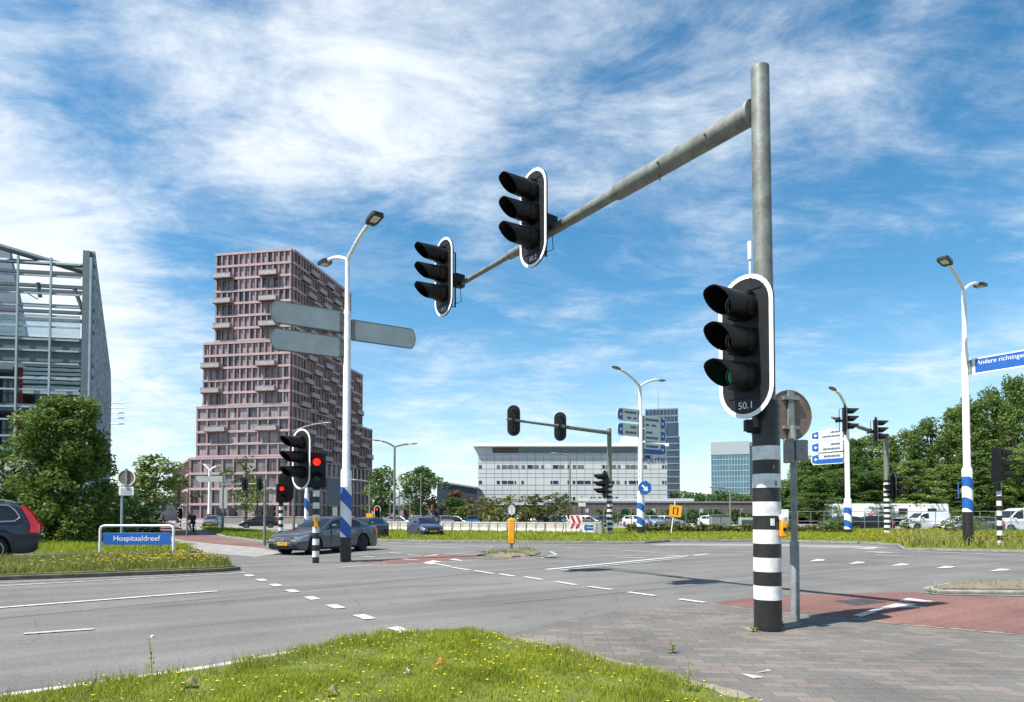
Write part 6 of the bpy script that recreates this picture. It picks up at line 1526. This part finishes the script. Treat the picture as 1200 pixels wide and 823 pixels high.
for sx, foot in ((1, (.15, .0, .2)), (-1, (-.15, .1, .5))):
    hipj = Vector((sx * .1, .2, .99)); kn = Vector((sx * .15, -.25 if sx > 0 else -.28, .68 if sx > 0 else .86)); an_ = Vector((foot[0], foot[1] + .06, foot[2] + .08))
    ch.append(([hipj, hipj.lerp(kn, .5), kn], [.1, .085, .062])); ch.append(([kn, kn.lerp(an_, .4), an_], [.062, .056, .038])); ch.append(([an_, Vector((foot[0], foot[1] - .02, foot[2] + .04)), Vector((foot[0], foot[1] - .17, foot[2] + .03))], [.042, .042, .03]))
    shd = Vector((sx * .19, .08, 1.47)); el = Vector((sx * .3, -.08, 1.24)); wrs = Vector((sx * .28, -.24, 1.1))
    ch.append(([Vector((sx * .08, .09, 1.48)), shd, shd.lerp(el, .5), el], [.07, .066, .052, .044])); ch.append(([el, wrs], [.044, .03]))
    ch.append(([wrs, Vector((sx * .27, -.3, 1.09))], [.034, .036]))
    for f_ in range(4): ch.append(([Vector((sx * (.3 - f_ * .02), -.3, 1.1)), Vector((sx * (.3 - f_ * .02), -.36, 1.08 - .004 * f_)), Vector((sx * (.3 - f_ * .02), -.35, 1.045))], [.0105, .0105, .009]))
    ch.append(([Vector((sx * .25, -.27, 1.1)), Vector((sx * .235, -.31, 1.06))], [.012, .01]))
ch.append(([Vector((0, .22, .92)), Vector((0, .21, 1.05)), Vector((0, .14, 1.28)), Vector((0, .09, 1.46)), Vector((0, .06, 1.54))], [.14, .145, .15, .14, .07])); ch.append(([Vector((.06, .21, 1.0)), Vector((-.06, .21, 1.0))], [.14, .14]))
ch.append(([Vector((0, .06, 1.5)), Vector((0, .03, 1.62))], [.06, .055]))
hc = Vector((0, .0, 1.72)); ch.append(([hc + Vector((0, .0, -.12)), hc + Vector((0, 0, -.09)), hc + Vector((0, .01, 0)), hc + Vector((0, .015, .07)), hc + Vector((0, .015, .11))], [.04, .066, .082, .075, .03])); ch.append(([hc + Vector((0, -.07, 0)), hc + Vector((0, -.1, -.03))], [.014, .016]))
merged(limb_body(ch), 'body', 'skin', pr, .014)
cl_ = [(p_, [r_ * 1.12 + .006 for r_ in rr_]) for p_, rr_ in ch if not (max(rr_) < .045 and p_[0].z > 1.0) and p_[0].z < 1.5 and max(rr_) > .05]
m = limb_body(cl_); merged(m, 'clothes', 'cloth_black', pr, .016)
m = MB(); m.path([hc + Vector((0, .03, .0)), hc + Vector((0, .035, .06)), hc + Vector((0, .03, .125))], [.085, .09, .05], 14); m.build('hair', 'hair', pr)
m = MB()
for sx in (-1, 1): m.lathe([(.012, -.004), (.008, 0)], hc + Vector((sx * .032, -.078, .012)), 8, 0, 'y'); m.path([hc + Vector((sx * .083, .02, -.02)), hc + Vector((sx * .088, .025, .025))], .014, 6)
m.box(-.02, -.078, 1.66, .02, -.07, 1.668); m.build('eyes_and_mouth', 'hair', pr)
m = MB()
for foot in ((.15, .0, .2), (-.15, .1, .5)): m.path([(foot[0], foot[1] + .09, foot[2] + .05), (foot[0], foot[1], foot[2] + .045), (foot[0], foot[1] - .19, foot[2] + .03)], [.045, .05, .035], 10)
m.build('shoes', 'shoe', pr)

# ------------------------------------------------------------------ light and sky
EL = rad(58); SD = Vector((-.845 * math.cos(EL), -.535 * math.cos(EL), math.sin(EL))).normalized()
sl_ = bpy.data.lights.new('sun', 'SUN'); sl_.energy = 5.0; sl_.angle = rad(.53); sl_.color = (1, .955, .89)
so = bpy.data.objects.new('sun', sl_); COL.objects.link(so); so.rotation_euler = SD.to_track_quat('Z', 'Y').to_euler(); so.location = (0, 0, 60)
w = bpy.data.worlds.new('World'); scene.world = w; w.use_nodes = True; nt = w.node_tree; N = nt.nodes.new; Lk = nt.links.new
bg = nt.nodes['Background']; bg.inputs['Strength'].default_value = .088
sky = N('ShaderNodeTexSky'); sky.sky_type = 'NISHITA'; sky.sun_disc = False; sky.sun_elevation = EL; sky.sun_rotation = math.atan2(SD.x, SD.y) % (2 * math.pi); sky.air_density = 1.0; sky.dust_density = .35; sky.ozone_density = 2.2
tc = N('ShaderNodeTexCoord'); sp = N('ShaderNodeSeparateXYZ'); Lk(tc.outputs['Generated'], sp.inputs[0])
def math_(op, a, b=None, c=None, clamp=False):
    q = N('ShaderNodeMath'); q.operation = op; q.use_clamp = clamp
    for i, v in enumerate((a, b, c)):
        if v is None: continue
        if isinstance(v, (int, float)): q.inputs[i].default_value = v
        else: Lk(v, q.inputs[i])
    return q.outputs[0]
zc_ = math_('ADD', math_('MAXIMUM', sp.outputs['Z'], 0.), .16)
cx = math_('DIVIDE', sp.outputs['X'], zc_); cy = math_('DIVIDE', sp.outputs['Y'], zc_)
cv_ = N('ShaderNodeCombineXYZ'); Lk(cx, cv_.inputs[0]); Lk(cy, cv_.inputs[1])
def noise(scale, det, rough, dist=0., rot=0., sc=(1, 1, 1), off=(0, 0, 0)):
    mp = N('ShaderNodeMapping'); mp.inputs['Rotation'].default_value = (0, 0, rot); mp.inputs['Scale'].default_value = sc; mp.inputs['Location'].default_value = off
    Lk(cv_.outputs[0], mp.inputs['Vector']); n = N('ShaderNodeTexNoise'); n.inputs['Scale'].default_value = scale; n.inputs['Detail'].default_value = det; n.inputs['Roughness'].default_value = rough; n.inputs['Distortion'].default_value = dist
    Lk(mp.outputs[0], n.inputs['Vector']); return n.outputs['Fac']
def rng(x, a, b, c=0., d=1., smooth=True):
    q = N('ShaderNodeMapRange'); q.interpolation_type = 'SMOOTHSTEP' if smooth else 'LINEAR'; q.inputs['From Min'].default_value = a; q.inputs['From Max'].default_value = b; q.inputs['To Min'].default_value = c; q.inputs['To Max'].default_value = d
    Lk(x, q.inputs['Value']); return q.outputs['Result']
def blob(px, py, r, amp):
    """a bank of cloud round a compass direction"""
    d = ray(px, py).normalized(); v = N('ShaderNodeVectorMath'); v.operation = 'DISTANCE'; Lk(tc.outputs['Generated'], v.inputs[0]); v.inputs[1].default_value = d
    return math_('MULTIPLY', rng(v.outputs['Value'], 0, r, 1, 0), amp)
big_ = noise(1.25, 5, .55, .7, rad(25), (1, .8, 1), (.3, .2, 0)); wisp = noise(3.2, 12, .66, .7, rad(-32), (.7, 1.25, 1), (4, 1, 0)); fine = noise(11, 8, .7, .3, rad(-20), (.8, 1.2, 1), (1, 7, 0))
den = math_('ADD', math_('ADD', math_('MULTIPLY', big_, .5), math_('MULTIPLY', wisp, .46)), math_('MULTIPLY', fine, .22))
for b_ in ((310, 90, .36, .15), (40, 260, .28, .16), (110, 500, .34, .10), (470, 150, .24, .06), (95, 125, .15, -.17), (215, 275, .14, -.15), (620, 400, .3, -.05), (680, 400, .10, .08), (1040, 330, .36, -.07), (1000, 80, .34, .06), (440, 330, .18, -.10), (690, 60, .22, .04), (560, 520, .25, .04), (960, 470, .16, .07), (30, 20, .12, .02), (640, 320, .12, -.07), (840, 180, .16, .05), (500, 60, .25, .05), (760, 300, .14, -.05), (1130, 100, .16, .0)):
    den = math_('ADD', den, blob(*b_))
mask = math_('ADD', rng(den, .52, .86), math_('MULTIPLY', rng(noise(2.1, 9, .72, .5, rad(-25), (.7, 1.3, 1), (9, 3, 0)), .42, .72), .2), None, True)
haze = rng(sp.outputs['Z'], -.02, .32, .46, 0)
hs = N('ShaderNodeHueSaturation'); hs.inputs['Hue'].default_value = .487; hs.inputs['Saturation'].default_value = 1.3; hs.inputs['Value'].default_value = 1.04; Lk(sky.outputs[0], hs.inputs['Color'])
mx0 = N('ShaderNodeMix'); mx0.data_type = 'RGBA'; Lk(haze, mx0.inputs['Factor']); Lk(hs.outputs[0], mx0.inputs['A']); mx0.inputs['B'].default_value = (4.3, 5.6, 6.9, 1)
mx = N('ShaderNodeMix'); mx.data_type = 'RGBA'; Lk(math_('MULTIPLY', mask, .93), mx.inputs['Factor']); Lk(mx0.outputs['Result'], mx.inputs['A']); mx.inputs['B'].default_value = (6.1, 6.45, 6.8, 1)
Lk(mx.outputs['Result'], bg.inputs['Color'])
vs_ = scene.view_settings; scene.display_settings.display_device = 'sRGB'; vs_.view_transform = 'Standard'; vs_.look = 'None'; vs_.gamma = 1; vs_.use_curve_mapping = False; vs_.exposure = .95
scene.render.engine = 'CYCLES'; scene.cycles.max_bounces = 6; scene.cycles.transparent_max_bounces = 8; scene.cycles.use_denoising = True
